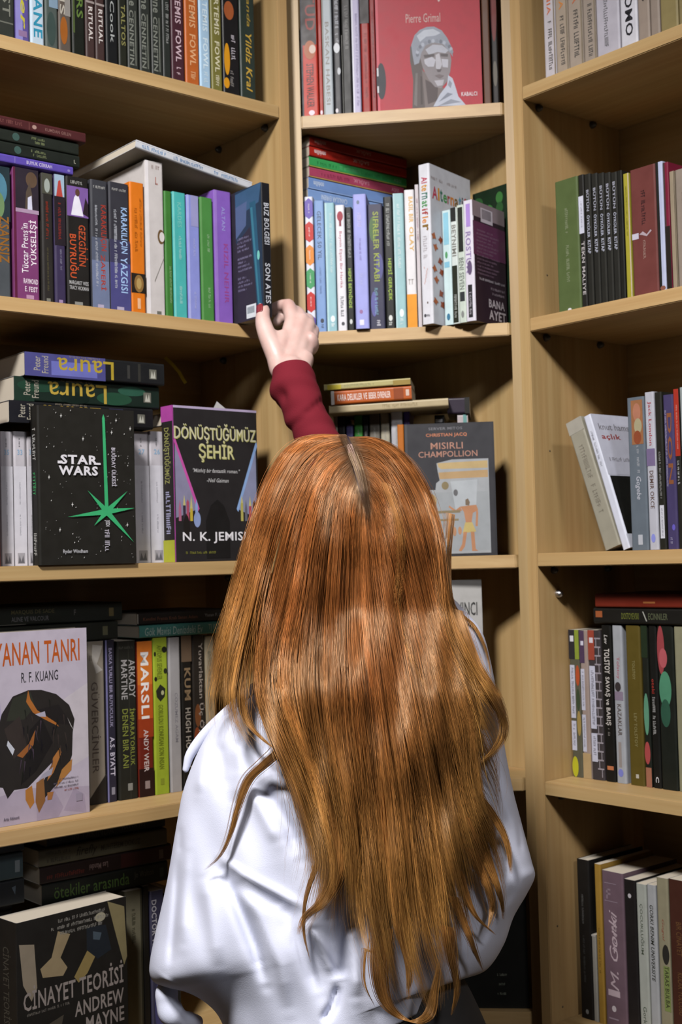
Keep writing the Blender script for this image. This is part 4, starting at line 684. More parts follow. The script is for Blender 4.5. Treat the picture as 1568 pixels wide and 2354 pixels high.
T9(275, 319, 1473, '24241f', 'thick black spine with paired grey and olive upright titles', [('b', .1, .035, .85, .05, '55554c', 'h'), ('r', .58, 0, .62, 1, '33332c'), ('t', 'ARKADY', .60, .12, .93, .36, 'a9a6a4', 'd', .012), ('t', 'MARTINE', .20, .12, .52, .37, 'a9a6a4', 'd', .012), ('t', 'İMPARATORLUK', .62, .43, .92, .79, '82893e', 'd', .01), ('t', 'DENEN BIR ANI', .22, .43, .52, .80, '82893e', 'd', .01), ('r', .45, .9, .7, .945, '8a8a84')])
T9(321, 356, 1474, '6e2418', 'orange to dark red spine with bold white capitals', [('r', 0, 0, 1, .28, 'd4762a'), ('r', 0, .28, 1, .50, 'c25a22'), ('r', 0, .5, 1, .62, '9c3c1c'), ('r', 0, .82, 1, 1, '2c1816'), ('t', 'MARSLI', .22, .07, .76, .5, 'f0ece8', 'd', .022), ('t', 'ANDY WEIR', .34, .57, .66, .84, 'd8c8c4', 'd', .012), ('r', .38, .9, .7, .95, '9a8a86')])
T9(358, 392, 1465, 'a0b434', 'lime green spine with dark drawings and green capitals', [('e', .05, .09, .2, .12, '22241c'), ('e', .6, .06, .95, .10, '22241c'), ('e', .7, .2, .95, .235, '2c301f'), ('e', .05, .25, .25, .28, '22241c'), ('t', 'AHTOPUS SEVENLER', .25, .05, .6, .27, '748226', 'd', .02), ('p', [(.15, .34), (.45, .3), (.8, .33), (.75, .38), (.45, .41), (.2, .38)], '2a2c22'), ('e', .5, .34, .7, .37, 'b8b890'), ('t', 'GORULDU KONUSAN SON INSAN', .28, .43, .62, .84, '748226', 'd', .02), ('r', .35, .9, .6, .94, '8a9830')])
T9(394, 421, 1465, 'a9a7a8', 'pale grey spine with faint lettering between lime and black spines', [('r', 0, 0, .12, 1, 'c2c0c2'), ('t', 'COZUMEZ AGAM', .45, .36, .7, .68, '8c8a90', 'd', .004)])
T9(423, 447, 1461, '1d1b18', 'black spine with a brown photographic top and light brown capitals', [('r', 0, 0, 1, .17, '6d5a48'), ('t', 'KUM', .25, .21, .85, .42, '8a7458', 'd', .03), ('t', 'HUGH HOWEY', .28, .47, .8, .86, 'a8a094', 'd', .02)])
T9(449, 477, 1460, '2c2722', 'dark brown spine with cream upright title beside the hair', [('e', .1, .45, .6, .6, '7a4a2a'), ('e', .0, .6, .5, .75, '8a4424'), ('t', 'Yuvarlaktan Üç Öykü', .4, .05, .9, .72, 'a49a90', 'd', .01)])
T9(479, 500, 1462, '9c9078', 'beige spine beside the hair at the end of the row', [('b', .3, .1, .6, .5, '7a7a66', 'd')])
z4 = shelf_z('L', 4)
GK = 'dark books lying on the row beside the white shirt'
zk = top_of('L', 4, 207, 275)
lay('L', -60, 271, 0, 40, .078, '262a24', 'lower dark grey-green book lying behind the pale lilac cover', [('t', 'MARQUIS DE SADE', .2, .25, .50, .7, '5a5848', 'h', .008), ('r', .88, .25, .92, .75, '6a6a50')], group=GK, th=.026, z=zk, d=.15)
lay('L', -64, 281, 0, 40, .082, '222722', 'upper dark grey-green book of the lying pair under the shelf', [('t', 'MARQUIS DE SADE', .2, .2, .5, .45, '5e5a3c', 'h', .008), ('t', 'ALINE VE VALCOUR', .2, .55, .46, .8, '77777a', 'h', .008), ('b', .64, .3, .66, .6, '6a6a66', 'h'), ('r', .90, .3, .935, .75, '6a6040'), ('r', 0, .92, .3, .96, '66665f')], group=GK, th=.027, z=zk + .0265, d=.15)
lay('L', 292, 520, 0, 40, .07, '437f78', 'teal book with cream title lying on the row beside the hair', [('t', 'Gök Mavisi Denizdeki Ev', .06, .2, .72, .85, 'a8beb4', 'h', .006, .1), ('t', 'TJ KLUNE', .79, .2, .99, .8, 'a8beb4', 'h', .006)], group=GK, th=.0185, z=top_of('L', 4, 300, 500), d=.14)
lay('L', 288, 528, 0, 40, .074, '1e1b1a', 'black book with brownish title lying on the teal one', [('t', 'Kendini Fransa Kralı Sanan Adam', .06, .4, .64, .68, '6a4432', 'h', .01), ('t', 'Yazan F. Listeli', .72, .35, .98, .6, '8a8a88', 'h', .01), ('r', 0, .1, .008, .9, 'a8a498')], group=GK, th=.0185, z=top_of('L', 4, 300, 500) + .0188, d=.14)

# ---- C4
face('C', 4, 1010, 1120, 0, .03, .035, .015, 'b4b3b0', 'white face-out book with black capitals half hidden by hair', [('t', 'DA VINCI', .2, .115, .9, .185, '3c3c3a', 'h', .014), ('t', 'GERÇEK', .15, .24, .68, .31, '3c3c3a', 'h', .014), ('t', 'için', .7, .26, .9, .31, '3c3c3a', 'h', .01), ('t', 'SIRRI', .2, .36, .72, .43, '3c3c3a', 'h', .014), ('r', 0, .48, 1, .7, 'b0a2a6'), ('b', .1, .6, .8, .62, '77777a', 'h')], h=.303)
# ---- R4
def TA(x0, x1, yt, col, label, sp, m=.062, **k): return bk('R', 4, x0, x1, yt, m, col, label, sp, **k)
lab = lambda a, b: [('r', .06, a, .52, b, 'c3c5d6'), ('b', .18, a + .02, .4, b - .02, '6a6a74', 'd')]
TA(1317, 1341, 1448, '5a5848', 'thin colourful spine with white label and yellow foot, first under the lying pair', [('r', 0, 0, .6, .2, '2e2c30'), ('r', .6, 0, 1, .2, '8a9a3a'), ('e', .6, .24, 1, .38, 'b0502c'), ('e', .6, .4, .95, .55, '3c4a34'), ('e', .6, .55, 1, .72, 'a08a50'), *lab(.24, .6), *lab(.62, .82), ('e', 0, .86, .6, 1, 'b8b62c'), ('r', .15, .04, .5, .08, 'd8d8e0')])
TA(1342, 1361, 1450, '9c8c84', 'thin spine with a violet top label and long white labels', [('r', 0, 0, .6, .22, '4e3c56'), ('r', .15, .07, .5, .1, 'd0d0e0'), *lab(.26, .54), *lab(.57, .82), ('r', 0, .83, 1, 1, 'b39a70')])
lat = []
for i in range(16): lat += [('r', .5, .05 + .058 * i, 1, .06 + .058 * i, '9a949c'), ('r', .62 + .2 * (i % 2), .06 + .058 * i, .68 + .2 * (i % 2), .11 + .058 * i, '9a949c')]
TA(1362, 1391, 1449, '3f3a3c', 'spine with a brick red label and a grey lattice pattern', [*lat, ('r', 0, 0, .52, .2, '9a4636'), ('r', .12, .05, .42, .085, 'd8d0d8'), *lab(.24, .66), *lab(.69, .88)])
TA(1393, 1416, 1438, '161614', 'black spine with white hand-drawn capitals beside the lattice one', [('t', 'Lev', .3, .06, .65, .12, 'c8c4c0', 'd', .01, .2), ('t', 'TOLSTOY', .25, .15, .8, .31, 'cfcac4', 'd', .02), ('t', 'SAVAŞ ve BARIŞ', .2, .33, .75, .64, 'cfcac4', 'd', .015), ('b', .4, .66, .6, .72, '8a8680', 'd'), ('r', .2, .9, .85, .925, 'b8724c')])
TA(1418, 1441, 1438, 'a2a6ac', 'white spine with a red name, a horse picture and a blue seal', [('t', 'Tolstoy', .32, .2, .7, .34, 'a86070', 'd', .01), ('e', .15, .36, .75, .42, '3a3436'), ('r', .1, .42, .95, .475, '8a7c90'), ('t', 'KAZAKLAR', .32, .5, .72, .7, '5e5450', 'd', .02), ('r', .3, .74, .6, .9, '948c88'), ('e', .2, .91, .72, .96, '7a80c8')])
TA(1449, 1483, 1438, '5b4e1e', 'olive brown spine with pale spaced capitals', [('t', 'TOLSTOY', .42, .22, .6, .34, '8a8258', 'd', .01), ('t', 'LEV TOLSTOY', .42, .55, .62, .76, '8a8258', 'd', .01), ('r', .42, .93, .62, .955, 'b8b4a8')])
TA(1485, 1500, 1438, '1c201a', 'dark spine with green and pink flower blur beside the olive one', [('r', 0, 0, 1, .2, '23301f'), ('e', .1, .42, .9, .68, '5f9478'), ('e', 0, .72, .9, .86, 'a84a4a'), ('r', .1, .88, 1, 1, 'a06a54')])
TA(1502, 1521, 1438, '161614', 'plain black spine with a small red word and white line', [('t', 'oteki', .25, .33, .6, .42, '9a342c', 'd', .02), ('b', .25, .44, .6, .68, 'a8a8a6', 'd'), ('t', 'C', .35, .93, .75, .965, 'd0d0d4', 'd', .02)])
TA(1522, 1560, 1438, '1b1f1a', 'dark spine with a pink rose and green patches', [('e', .0, .0, .45, .3, '9a4448'), ('e', .1, .14, .6, .26, 'b45a60'), ('e', .05, .28, .8, .5, '4f8a6c'), ('e', .1, .45, .7, .62, '2f5644')])
TA(1561, 1600, 1440, '8c8a70', 'grey spine beyond the rose cover at the photo edge', [])
z5 = shelf_z('R', 4)
GR = 'two books lying across the row of the classics bookcase'
lay('R', 1318, 1640, 0, 40, .058, '1b1a17', 'black book lying across the tops of the upright row', [('r', .02, .2, .08, .6, 'a05a34'), ('t', 'DOSTOYEVSKI', .25, .3, .4, .7, '6a7030', 'h', .01), ('p', [(.43, .2), (.44, .2), (.47, .8), (.46, .8)], 'a8a8a0'), ('t', 'ECINNILER', .48, .3, .64, .7, '5a6048', 'h', .01)], group=GR, th=.0235, z=top_of('R', 4, 1318, 1600), d=.14)
lay('R', 1323, 1645, 0, 40, .056, '74281a', 'dark red book lying on top of the black one', [('r', .42, .55, .52, .68, 'a86a3c')], group=GR, th=.0205, z=top_of('R', 4, 1318, 1600) + .0238, d=.14)

# ---- R5
def TB(x0, x1, yt, col, label, sp, m=.055, **k): return bk('R', 5, x0, x1, yt, m, col, label, sp, **k)
TB(1336, 1365, 1978, '1e1c1a', 'tall black hardback spine first on the lowest visible shelf', [('b', .35, .22, .5, .42, '6a6a68', 'd'), ('b', .35, .48, .5, .78, '4a4a48', 'd'), ('e', .4, .94, .65, .97, '8a8a88')], hard=True)
TB(1366, 1376, 2150, '9a9890', 'low whitish booklet wedged beside the black hardback', [('r', 0, 0, 1, .02, 'b8b6b0')])
TB(1377, 1392, 1988, '9c7a34', 'mustard yellow spine behind the mauve one', [('b', .4, .4, .6, .7, '7c6028', 'd')])
TB(1394, 1444, 2006, '6a5660', 'thick mauve spine with large pale handwritten lettering', [('r', .12, .075, .68, .079, '948490'), ('r', .12, .19, .72, .194, '948490'), ('b', .2, .09, .6, .18, '86747e', 'h'), ('t', 'M. Gorki', .28, .25, .66, .76, 'b9a7ae', 'u', .0, .35), ('t', 'Yorbai', .42, .28, .62, .5, 'b9a7ae', 'u', .0, .35), ('r', .15, .76, .7, .8, 'b9a7ae'), ('e', .3, .86, .5, .9, 'c9c0c4'), ('r', .15, .94, .6, .95, '948490')])
TB(1445, 1472, 2024, '1f1c1c', 'black spine with a small white mark beside the mauve one', [('e', .35, .09, .65, .12, 'b8b4b8')])
TB(1473, 1497, 2034, 'a2a69e', 'grey-white spine with green-black capitals', [('t', 'ÇOCUKLUĞUM', .3, .13, .7, .46, '525a4c', 'd', .008), ('t', 'Gorki', .35, .8, .7, .92, '525a4c', 'd', .008)])
TB(1498, 1519, 2036, 'a2a4a6', 'grey-white spine with bold black slanted title', [('t', 'GORKI BENIM UNIVERSITE', .3, .13, .7, .62, '33342e', 'd', .014, .2), ('r', .3, .93, .65, .99, '4a5a54')])
TB(1521, 1548, 2020, '8e8870', 'beige spine with greenish picture and a small red script', [('t', 'Gogol', .35, .25, .6, .38, '8a4a3a', 'd', .005, .3), ('e', .35, .4, .95, .52, '2e2c28'), ('r', .4, .53, .95, .8, '7c8a50'), ('t', 'TARAS BULBA', .5, .53, .85, .78, '3a3c2a', 'd', .015)])
TB(1549, 1600, 2026, '46281f', 'maroon brown spine at the photo edge on the lowest visible shelf', [('t', 'BIR CINAYET', .3, .25, .55, .45, '6a4a2e', 'd', .005), ('t', 'KULAK YOLCUSU', .3, .55, .55, .8, '6a4a2e', 'd', .005)])
# ---- C5
face('C', 5, 1000, 1217, 0, .012, .016, .03, '1d1d1a', 'black face-out book with tiny white lines beside the skirt', [('b', .66, .78, .78, .795, '8a9080', 'h'), ('b', .69, .84, .76, .855, '8a9080', 'h'), ('b', .67, .90, .77, .915, '8a9080', 'h')], h=.24, rc='1d1d1a')
# ---- L5: lowest visible shelf
z6 = shelf_z('L', 5)
q = [('r', 0, 0, 1, 1, '211f1c'), ('p', [(.36, .17), (.47, .22), (.38, .4), (.44, .5), (.4, .56), (.22, .53), (.2, .45), (.3, .38)], '968566'), ('p', [(.55, .52), (.70, .28), (.71, .45), (.62, .6), (.54, .66), (.5, .6)], '8f7c4e'), ('p', [(.02, .2), (.15, .23), (.17, .6), (.12, .7), (.05, .55)], '8e8270'), ('p', [(.82, .02), (.98, .1), (1, .55), (.97, .62), (.9, .35)], '857a58'), ('p', [(.62, .2), (.8, .22), (.85, .45), (.72, .5), (.62, .4)], '23282e'), ('p', [(.68, .25), (.76, .28), (.74, .34), (.68, .32)], '4a5660'), ('e', .7, .1, .8, .18, 'a09a84'),
    ]
q = [(k_[0], k_[1], k_[2] * .66 - .01, k_[3], k_[4] * .66 - .01, k_[5]) if k_[0] == 'e' else (k_[0], [(u_, v_ * .66 - .01) for u_, v_ in k_[1]], k_[2]) if k_[0] == 'p' else k_ for k_ in q]
q += [('p', [(.2, .62), (.4, .58), (.34, .74), (.3, .9), (.22, .8)], '4a443a'), ('b', .35, .035, .8, .055, '8e8a82', 'h'), ('b', .30, .072, .84, .092, '8e8a82', 'h'), ('b', .38, .108, .78, .128, '8e8a82', 'h'),
    ('t', 'CİNAYET TEORİSİ', .05, .365, .96, .50, '948a84', 'h', .016), ('b', .08, .515, .46, .53, '7a746c', 'h'), ('t', 'ANDREW', .50, .53, .96, .615, '948a84', 'h', .016), ('t', 'MAYNE', .60, .635, .96, .72, '948a84', 'h', .016)]
face('L', 5, 44, 297, 2090, .006, .024, .048, '24211e', 'thick black face-out thriller with grey capitals and torn paper picture', q, [('t', 'CİNAYET TEORİSİ', .3, .15, .7, .6, '4a463e', 'd', .01), ('t', 'ANDREW', .3, .66, .7, .9, '4a463e', 'd', .01)], yb=2500)
def TC(x0, x1, yt, col, label, sp, m=.075, **k): return bk('L', 5, x0, x1, yt, m, col, label, sp, **k)
TC(-50, 36, 2080, '1d1c1a', 'black spine at the photo edge beside the thick thriller', [])
TC(293, 333, 2046, '6f6b58', 'olive grey spine next to the thick face-out thriller', [('b', .4, .12, .6, .35, '4a4838', 'd'), ('r', .9, 0, 1, 1, '3a382c')])
TC(335, 349, 2036, '1c1a17', 'narrow black spine between the olive grey and blue-black ones', [])
TC(351, 384, 2046, '3b3a50', 'blue-black spine with white slanted capitals beside the sleeve', [('r', 0, 0, .1, 1, '55546c'), ('t', 'DOCTOR WHO', .1, .06, .45, .45, 'b4b2b8', 'd', .02), ('e', .2, .6, .9, .95, '4a4a78')])
TC(386, 420, 2050, '22211e', 'dark spine hidden behind the hem of the sleeve', [])
GZ = 'dark books lying stacked above the thick thriller'
zs = top_of('L', 5, 62, 386)
for (xl, xr, th, m, c, sp, nm) in ((62, 386, .029, .078, '171b17', [('t', 'ötekiler arasında', .09, .2, .68, .8, '4f6a34', 'h', .004), ('t', 'Jo Walton', .72, .25, .88, .65, '5a5a4e', 'h', .002), ('r', .93, .3, .965, .75, '3c4a44')], 'black book with green lower-case title lying lowest of the stack above the thriller'),
    (58, 394, .024, .076, '241715', [('b', .05, .5, .33, .75, '6a2c22', 'h'), ('t', 'Les Mandei', .36, .35, .50, .7, '86706a', 'i', .008), ('r', .6, .1, 1, .9, '3c1a18'), ('r', .90, .25, .935, .8, '6e605a')], 'dark red-brown book lying second in the stack above the thriller'),
    (56, 384, .0235, .074, '55503f', [('b', .05, .15, .24, .35, '3a372c', 'h'), ('b', .06, .55, .24, .8, '3a372c', 'h'), ('t', 'firefly', .28, .15, .44, .85, '2c2a22', 'h', .006, .3), ('t', 'MUHTESEM DOKUZ', .47, .3, .78, .65, '3a372c', 'h', .01)], 'grey-beige book with black script lying third in the stack above the thriller'),
    (75, 380, .020, .082, '191817', [('t', 'KIN GUNES', .02, .3, .12, .7, '3c3a36', 'h', .006), ('t', 'IN YAKINDA', .2, .3, .55, .8, '3a3830', 'h', .006), ('t', 'HAVVA WS', .62, .3, .82, .65, '55524a', 'h', .006)], 'black book on top of the stack above the thriller')):
    lay('L', xl, xr, 0, 40, m, c, nm, sp, group=GZ, th=th, z=zs, d=.14); zs += th + .0003
lay('L', -70, 53, 0, 40, .05, '3c4a4c', 'teal grey book end lying beside the dark stack', [('r', .8, .3, .92, .75, '7a8284')], group=GZ, th=.035, z=top_of('L', 5, -50, 36) + .0345, d=.14)
lay('L', -72, 56, 0, 40, .052, '1d2022', 'black book lying under the teal grey one', [('p', [(.7, .3), (.8, .25), (.78, .6)], '55606a')], group=GZ, th=.034, z=top_of('L', 5, -50, 36), d=.14)
lay('L', -74, 55, 0, 40, .05, '1a1a18', 'black book lying on the teal grey one', [], group=GZ, th=.016, z=top_of('L', 5, -50, 36) + .0700, d=.14)

# ------------------------------------------------------------------ the person
person = empty('person', (0.02, 1.58, 0))
tag(person, 'person with long copper hair in a white shirt reaching up to a dark blue book', 'person')
PO = np.array([0.02, 1.58, 0.0])
SKIN = None
def skin_material():
    m, nt, b = mat('pale_skin'); L = nt.links
    tc = N(nt, 'ShaderNodeTexCoord'); n = N(nt, 'ShaderNodeTexNoise'); n.inputs['Scale'].default_value = 26; n.inputs['Detail'].default_value = 4
    L.new(tc.outputs['Object'], n.inputs[0])
    L.new(ramp(nt, n.outputs[0], [(.3, (.35, .215, .19)), (.5, (.39, .265, .235)), (.7, (.41, .29, .262))]), b.inputs['Base Color'])
    b.inputs['Roughness'].default_value = .45; b.inputs['Subsurface Weight'].default_value = .12; b.inputs['Subsurface Radius'].default_value = (.012, .005, .003); b.inputs['Subsurface Scale'].default_value = .4
    n2 = N(nt, 'ShaderNodeTexNoise'); n2.inputs['Scale'].default_value = 420; L.new(tc.outputs['Object'], n2.inputs[0])
    bp = N(nt, 'ShaderNodeBump'); bp.inputs['Strength'].default_value = .12; bp.inputs['Distance'].default_value = .001
    L.new(n2.outputs[0], bp.inputs['Height']); L.new(bp.outputs[0], b.inputs['Normal'])
    return m
SKIN = skin_material()

def tube_ring(pts, rad, seg=16, flat=None, cap=True):
    """closed tapering tube with rounded ends; flat: (axis, factor) squeezes it along an axis"""
    pts = [np.asarray(p, float) for p in pts]; v, f = [], []
    T = [pts[min(i + 1, len(pts) - 1)] - pts[max(i - 1, 0)] for i in range(len(pts))]; T = [t / np.linalg.norm(t) for t in T]
    ref = np.array([0, 1.0, 0]) if abs(T[0][1]) < .8 else np.array([1.0, 0, 0])
    rows = []
    c0 = [(pts[0] - T[0] * rad[0] * math.cos(a), rad[0] * math.sin(a), T[0]) for a in (.25, .65, 1.1)] if cap else []
    c1 = [(pts[-1] + T[-1] * rad[-1] * math.cos(a), rad[-1] * math.sin(a), T[-1]) for a in (1.1, .65, .25)] if cap else []
    for p, r, t in c0 + list(zip(pts, rad, T)) + c1:
        x = ref - t * (ref @ t); x /= np.linalg.norm(x); y = np.cross(t, x); ref = x; row = []
        for k in range(seg):
            a = 2 * math.pi * k / seg; o = r * (math.cos(a) * x + math.sin(a) * y)
            if flat is not None: ax, fac = flat; o = o - ax * (o @ ax) * (1 - fac)
            row.append(len(v)); v.append(p + o)
        rows.append(row)
    for a, b in zip(rows, rows[1:]):
        for k in range(seg): f.append((a[k], a[(k + 1) % seg], b[(k + 1) % seg], b[k]))
    f.append(tuple(rows[0][::-1])); f.append(tuple(rows[-1]))
    return v, f
def spline(pts, n):                                  # Catmull-Rom through rows of numbers
    P = np.array(pts, float); d = np.concatenate([[0], np.cumsum(np.linalg.norm(np.diff(P[:, :min(3, P.shape[1])], axis=0), axis=1) + 1e-9)]); d /= d[-1]
    m = np.zeros_like(P); m[1:-1] = (P[2:] - P[:-2]) / (d[2:] - d[:-2])[:, None]; m[0] = (P[1] - P[0]) / (d[1] - d[0]); m[-1] = (P[-1] - P[-2]) / (d[-1] - d[-2])
    t = np.linspace(0, 1, n); i = np.clip(np.searchsorted(d, t, 'right') - 1, 0, len(d) - 2); h = (d[i + 1] - d[i])[:, None]; s = ((t - d[i]) / (d[i + 1] - d[i]))[:, None]
    return (2 * s**3 - 3 * s**2 + 1) * P[i] + (s**3 - 2 * s**2 + s) * h * m[i] + (-2 * s**3 + 3 * s**2) * P[i + 1] + (s**3 - s**2) * h * m[i + 1]

BV, BF = [], []
def addp(vf):
    k = len(BV); BV.extend(vf[0]); BF.extend(tuple(i + k for i in q) for q in vf[1])
def limb(pts, n=14, seg=20, **kw):                   # rows of (x, y, z, radius)
    s = spline(pts, n); addp(tube_ring(s[:, :3], s[:, 3], seg, **kw))
def ell(c, axes, rad, n=28):
    bm = bmesh.new(); bmesh.ops.create_uvsphere(bm, u_segments=n, v_segments=n // 2, radius=1)
    v = [np.asarray(c) + sum(axes[i] * rad[i] * p.co[i] for i in range(3)) for p in bm.verts]; f = [tuple(q.index for q in g.verts) for g in bm.faces]; bm.verts.index_update()
    addp((v, [tuple(x.index for x in g.verts) for g in bm.faces])); bm.free()
def A_(x, y, Y, r): return (*at(x, y, Y), r)

HC = at(814, 1192, 1.568)                            # middle of the skull, tipped back to look up
tl = math.radians(34); HU = np.array([0, -math.sin(tl), math.cos(tl)]); HF = np.array([0, math.cos(tl), math.sin(tl)]); HX = np.array([1.0, 0, 0])
ell(HC, (HX, HF, HU), (.073, .090, .092))
def hp(x, f, u): return HC + HX * x + HF * f + HU * u
ell(hp(0, .035, -.055), (HX, HF, HU), (.056, .062, .062))       # jaw and cheeks
limb([(*hp(0, .090, .005), .009), (*hp(0, .102, -.020), .010), (*hp(0, .108, -.036), .011)], 6, 12)   # nose
for s in (-1, 1):
    ell(hp(s * .014, .098, -.037), (HX, HF, HU), (.007, .008, .006), 12)
    ell(hp(s * .030, .080, .012), (HX, HF, HU), (.015, .011, .011), 14)          # eye and lids
    limb([(*hp(s * .014, .090, .026), .005), (*hp(s * .032, .086, .031), .005), (*hp(s * .050, .070, .024), .004)], 6, 10)
    ell(hp(s * .076, -.004, -.012), (HX, HF, HU), (.007, .018, .030), 14)        # ear
    ell(hp(s * .042, .066, -.022), (HX, HF, HU), (.020, .020, .018), 14)
limb([(*hp(-.022, .086, -.062), .004), (*hp(0, .095, -.058), .006), (*hp(.022, .086, -.062), .004)], 7, 10)
limb([(*hp(-.018, .085, -.070), .004), (*hp(0, .093, -.071), .0065), (*hp(.018, .085, -.070), .004)], 7, 10)
ell(hp(0, .078, -.098), (HX, HF, HU), (.022, .020, .018), 14)                   # chin
NK = at(812, 1480, 1.592)
limb([(*hp(0, -.012, -.045), .056), (*(.5 * hp(0, -.02, -.09) + .5 * NK), .050), (*NK, .058)])   # neck
CH, WA, PE = at(800, 1750, 1.60), at(800, 2120, 1.60), at(812, 2450, 1.61)
fy = (np.array([0, 1.0, 0]), .62)
limb([(*at(806, 1545, 1.60), .090), (*at(802, 1640, 1.60), .125), (*CH, .132), (*at(800, 1960, 1.60), .115), (*WA, .104), (*at(806, 2300, 1.605), .125), (*PE, .142), (*at(812, 2560, 1.61), .135)], 24, 28, flat=fy)
SL, SR = at(612, 1710, 1.60), at(1008, 1540, 1.61)
limb([(*at(800, 1590, 1.60), .07), (*at(690, 1660, 1.60), .055), (*SL, .043)], 8); limb([(*at(810, 1570, 1.60), .07), (*at(920, 1545, 1.605), .056), (*SR, .042)], 8)
EL, WL = at(440, 2140, 1.585), at(560, 2210, 1.70)
limb([(*SL, .043), (*(.5 * SL + .5 * EL), .040), (*EL, .036)], 10); limb([(*EL, .036), (*(.6 * EL + .4 * WL), .034), (*WL, .024)], 10)
ER, WR = at(806, 1180, 1.755), at(668, 852, 1.825)
limb([(*SR, .042), (*(.5 * SR + .5 * ER), .037), (*ER, .033)], 12); limb([(*ER, .033), A_(765, 1090, 1.775, .028), A_(728, 1005, 1.792, .0235), A_(699, 940, 1.803, .0215), A_(678, 890, 1.815, .0215), (*WR, .0225)], 18)
for s in (-1, 1):                                    # legs, feet
    hip = PE + np.array([s * .075, 0, -.06]); kn = np.array([PE[0] + s * .085, 1.60, .47]); an = np.array([PE[0] + s * .09, 1.62, .085])
    limb([(*hip, .092), (*(.5 * hip + .5 * kn), .074), (*kn, .052), (*(.6 * kn + .4 * an), .050), (*an, .036)], 18)
    limb([(*(an + np.array([0, -.02, -.045])), .038), (*(an + np.array([s * .01, .08, -.052])), .034), (*(an + np.array([s * .018, .15, -.060])), .024)], 8, 14)
# left hand, relaxed in front of the body
dl = (WL - EL) / np.linalg.norm(WL - EL); ax = np.array([0, 0, 1.0]); sd = np.cross(dl, ax); sd /= np.linalg.norm(sd)
for i, o in enumerate((-.024, -.008, .008, .024)):
    b0 = WL + dl * .02 + ax * o * .6; k = WL + dl * .085 + ax * o
    limb([(*b0, .013), (*k, .011)], 5, 12)
    L_ = (.07, .078, .072, .058)[i]
    limb([(*k, .0095), (*(k + dl * L_ * .5 - sd * .006), .0085), (*(k + dl * L_ * .8 - sd * .022), .0078), (*(k + dl * L_ * .9 - sd * .038), .007)], 9, 12)
limb([(*(WL + dl * .02 + ax * .02), .013), (*(WL + dl * .05 + ax * .045 - sd * .015), .0105), (*(WL + dl * .085 + ax * .052 - sd * .025), .008)], 7, 12)
def hat(x, y, Y): return at(x, y, Y - .043)
def hA(x, y, Y, r): return (*hat(x, y, Y), r)
# right hand, back of the hand to the room, thumb on the cover, fingers hooked behind the book
K = {'i': hat(673, 745, 1.921), 'm': hat(693, 738, 1.926), 'r': hat(707, 748, 1.928), 'p': hat(716, 772, 1.926)}
C0 = {'i': hat(650, 838, 1.876), 'm': hat(664, 838, 1.874), 'r': hat(678, 840, 1.876), 'p': hat(690, 843, 1.880)}
for k, r0, r1 in (('i', .0150, .0135), ('m', .0150, .0128), ('r', .0145, .0122), ('p', .0140, .0112)): limb([(*C0[k], r0), (*(.5 * C0[k] + .5 * K[k]), r1 * 1.04), (*K[k], r1)], 8, 16)
limb([hA(646, 850, 1.870, .0165), hA(640, 828, 1.878, .0165)], 5, 16); limb([hA(688, 850, 1.872, .0165), hA(700, 826, 1.886, .014)], 5, 16)
ell(hat(716, 790, 1.912), (HX, HF, HU), (.0115, .012, .018), 16)                 # heel of the little finger side
limb([(*K['i'], .0118), hA(668, 718, 1.934, .0112), hA(663, 703, 1.945, .0108)], 8, 16); limb([hA(663, 703, 1.945, .0106), hA(648, 703, 1.954, .0095), hA(634, 707, 1.960, .0088)], 7, 16); limb([hA(634, 707, 1.960, .0088), hA(633, 718, 1.966, .0078)], 4, 14)
limb([(*K['m'], .0112), hA(686, 722, 1.945, .0105), hA(678, 716, 1.958, .0100)], 7, 16); limb([hA(678, 716, 1.958, .0096), hA(660, 726, 1.963, .009), hA(642, 735, 1.956, .0082), hA(637, 740, 1.950, .0075)], 8, 16)
limb([(*K['r'], .0108), hA(708, 735, 1.946, .0098), hA(700, 736, 1.957, .0093)], 7, 14); limb([hA(700, 736, 1.957, .009), hA(680, 746, 1.960, .0082), hA(668, 752, 1.952, .0075)], 6, 14)
limb([(*K['p'], .0102), hA(721, 760, 1.940, .0090), hA(716, 758, 1.950, .0085)], 7, 14); limb([hA(716, 758, 1.950, .0083), hA(700, 764, 1.954, .0075), hA(690, 768, 1.947, .007)], 6, 14)
T_ = [hA(646, 842, 1.874, .0160), hA(628, 800, 1.884, .0150), hA(615, 772, 1.893, .0135), hA(606, 745, 1.902, .0122), hA(604, 728, 1.907, .0106), hA(606, 712, 1.912, .0096), hA(606, 702, 1.915, .0078)]
limb(T_, 20, 18)
limb([hA(640, 822, 1.880, .0150), hA(645, 795, 1.890, .0140), hA(652, 775, 1.900, .0120)], 8, 16)   # web between thumb and palm
limb([hA(628, 805, 1.886, .0125), hA(628, 782, 1.893, .0100), hA(634, 772, 1.899, .0085)], 6, 14)

def solid(name, v, f, voxel, smooth_it, mat_):
    me = mesh_of(name, v, f); o = bpy.data.objects.new(name, me); COL.objects.link(o)
    r = o.modifiers.new('r', 'REMESH'); r.mode = 'VOXEL'; r.voxel_size = voxel; r.use_smooth_shade = True
    s = o.modifiers.new('s', 'SMOOTH'); s.factor = .5; s.iterations = smooth_it
    dg = bpy.context.evaluated_depsgraph_get(); out = bpy.data.meshes.new_from_object(o.evaluated_get(dg))
    bpy.data.objects.remove(o); bpy.data.meshes.remove(me)
    out.materials.clear(); k = link(name, out, mat_, None, True); return k
body = solid('body', BV, BF, .0022, 5, SKIN)
body.parent = person; body.matrix_parent_inverse = Matrix.Translation(-Vector(PO))
def own(o): o.parent = person; o.matrix_parent_inverse = Matrix.Translation(-Vector(PO)); return o
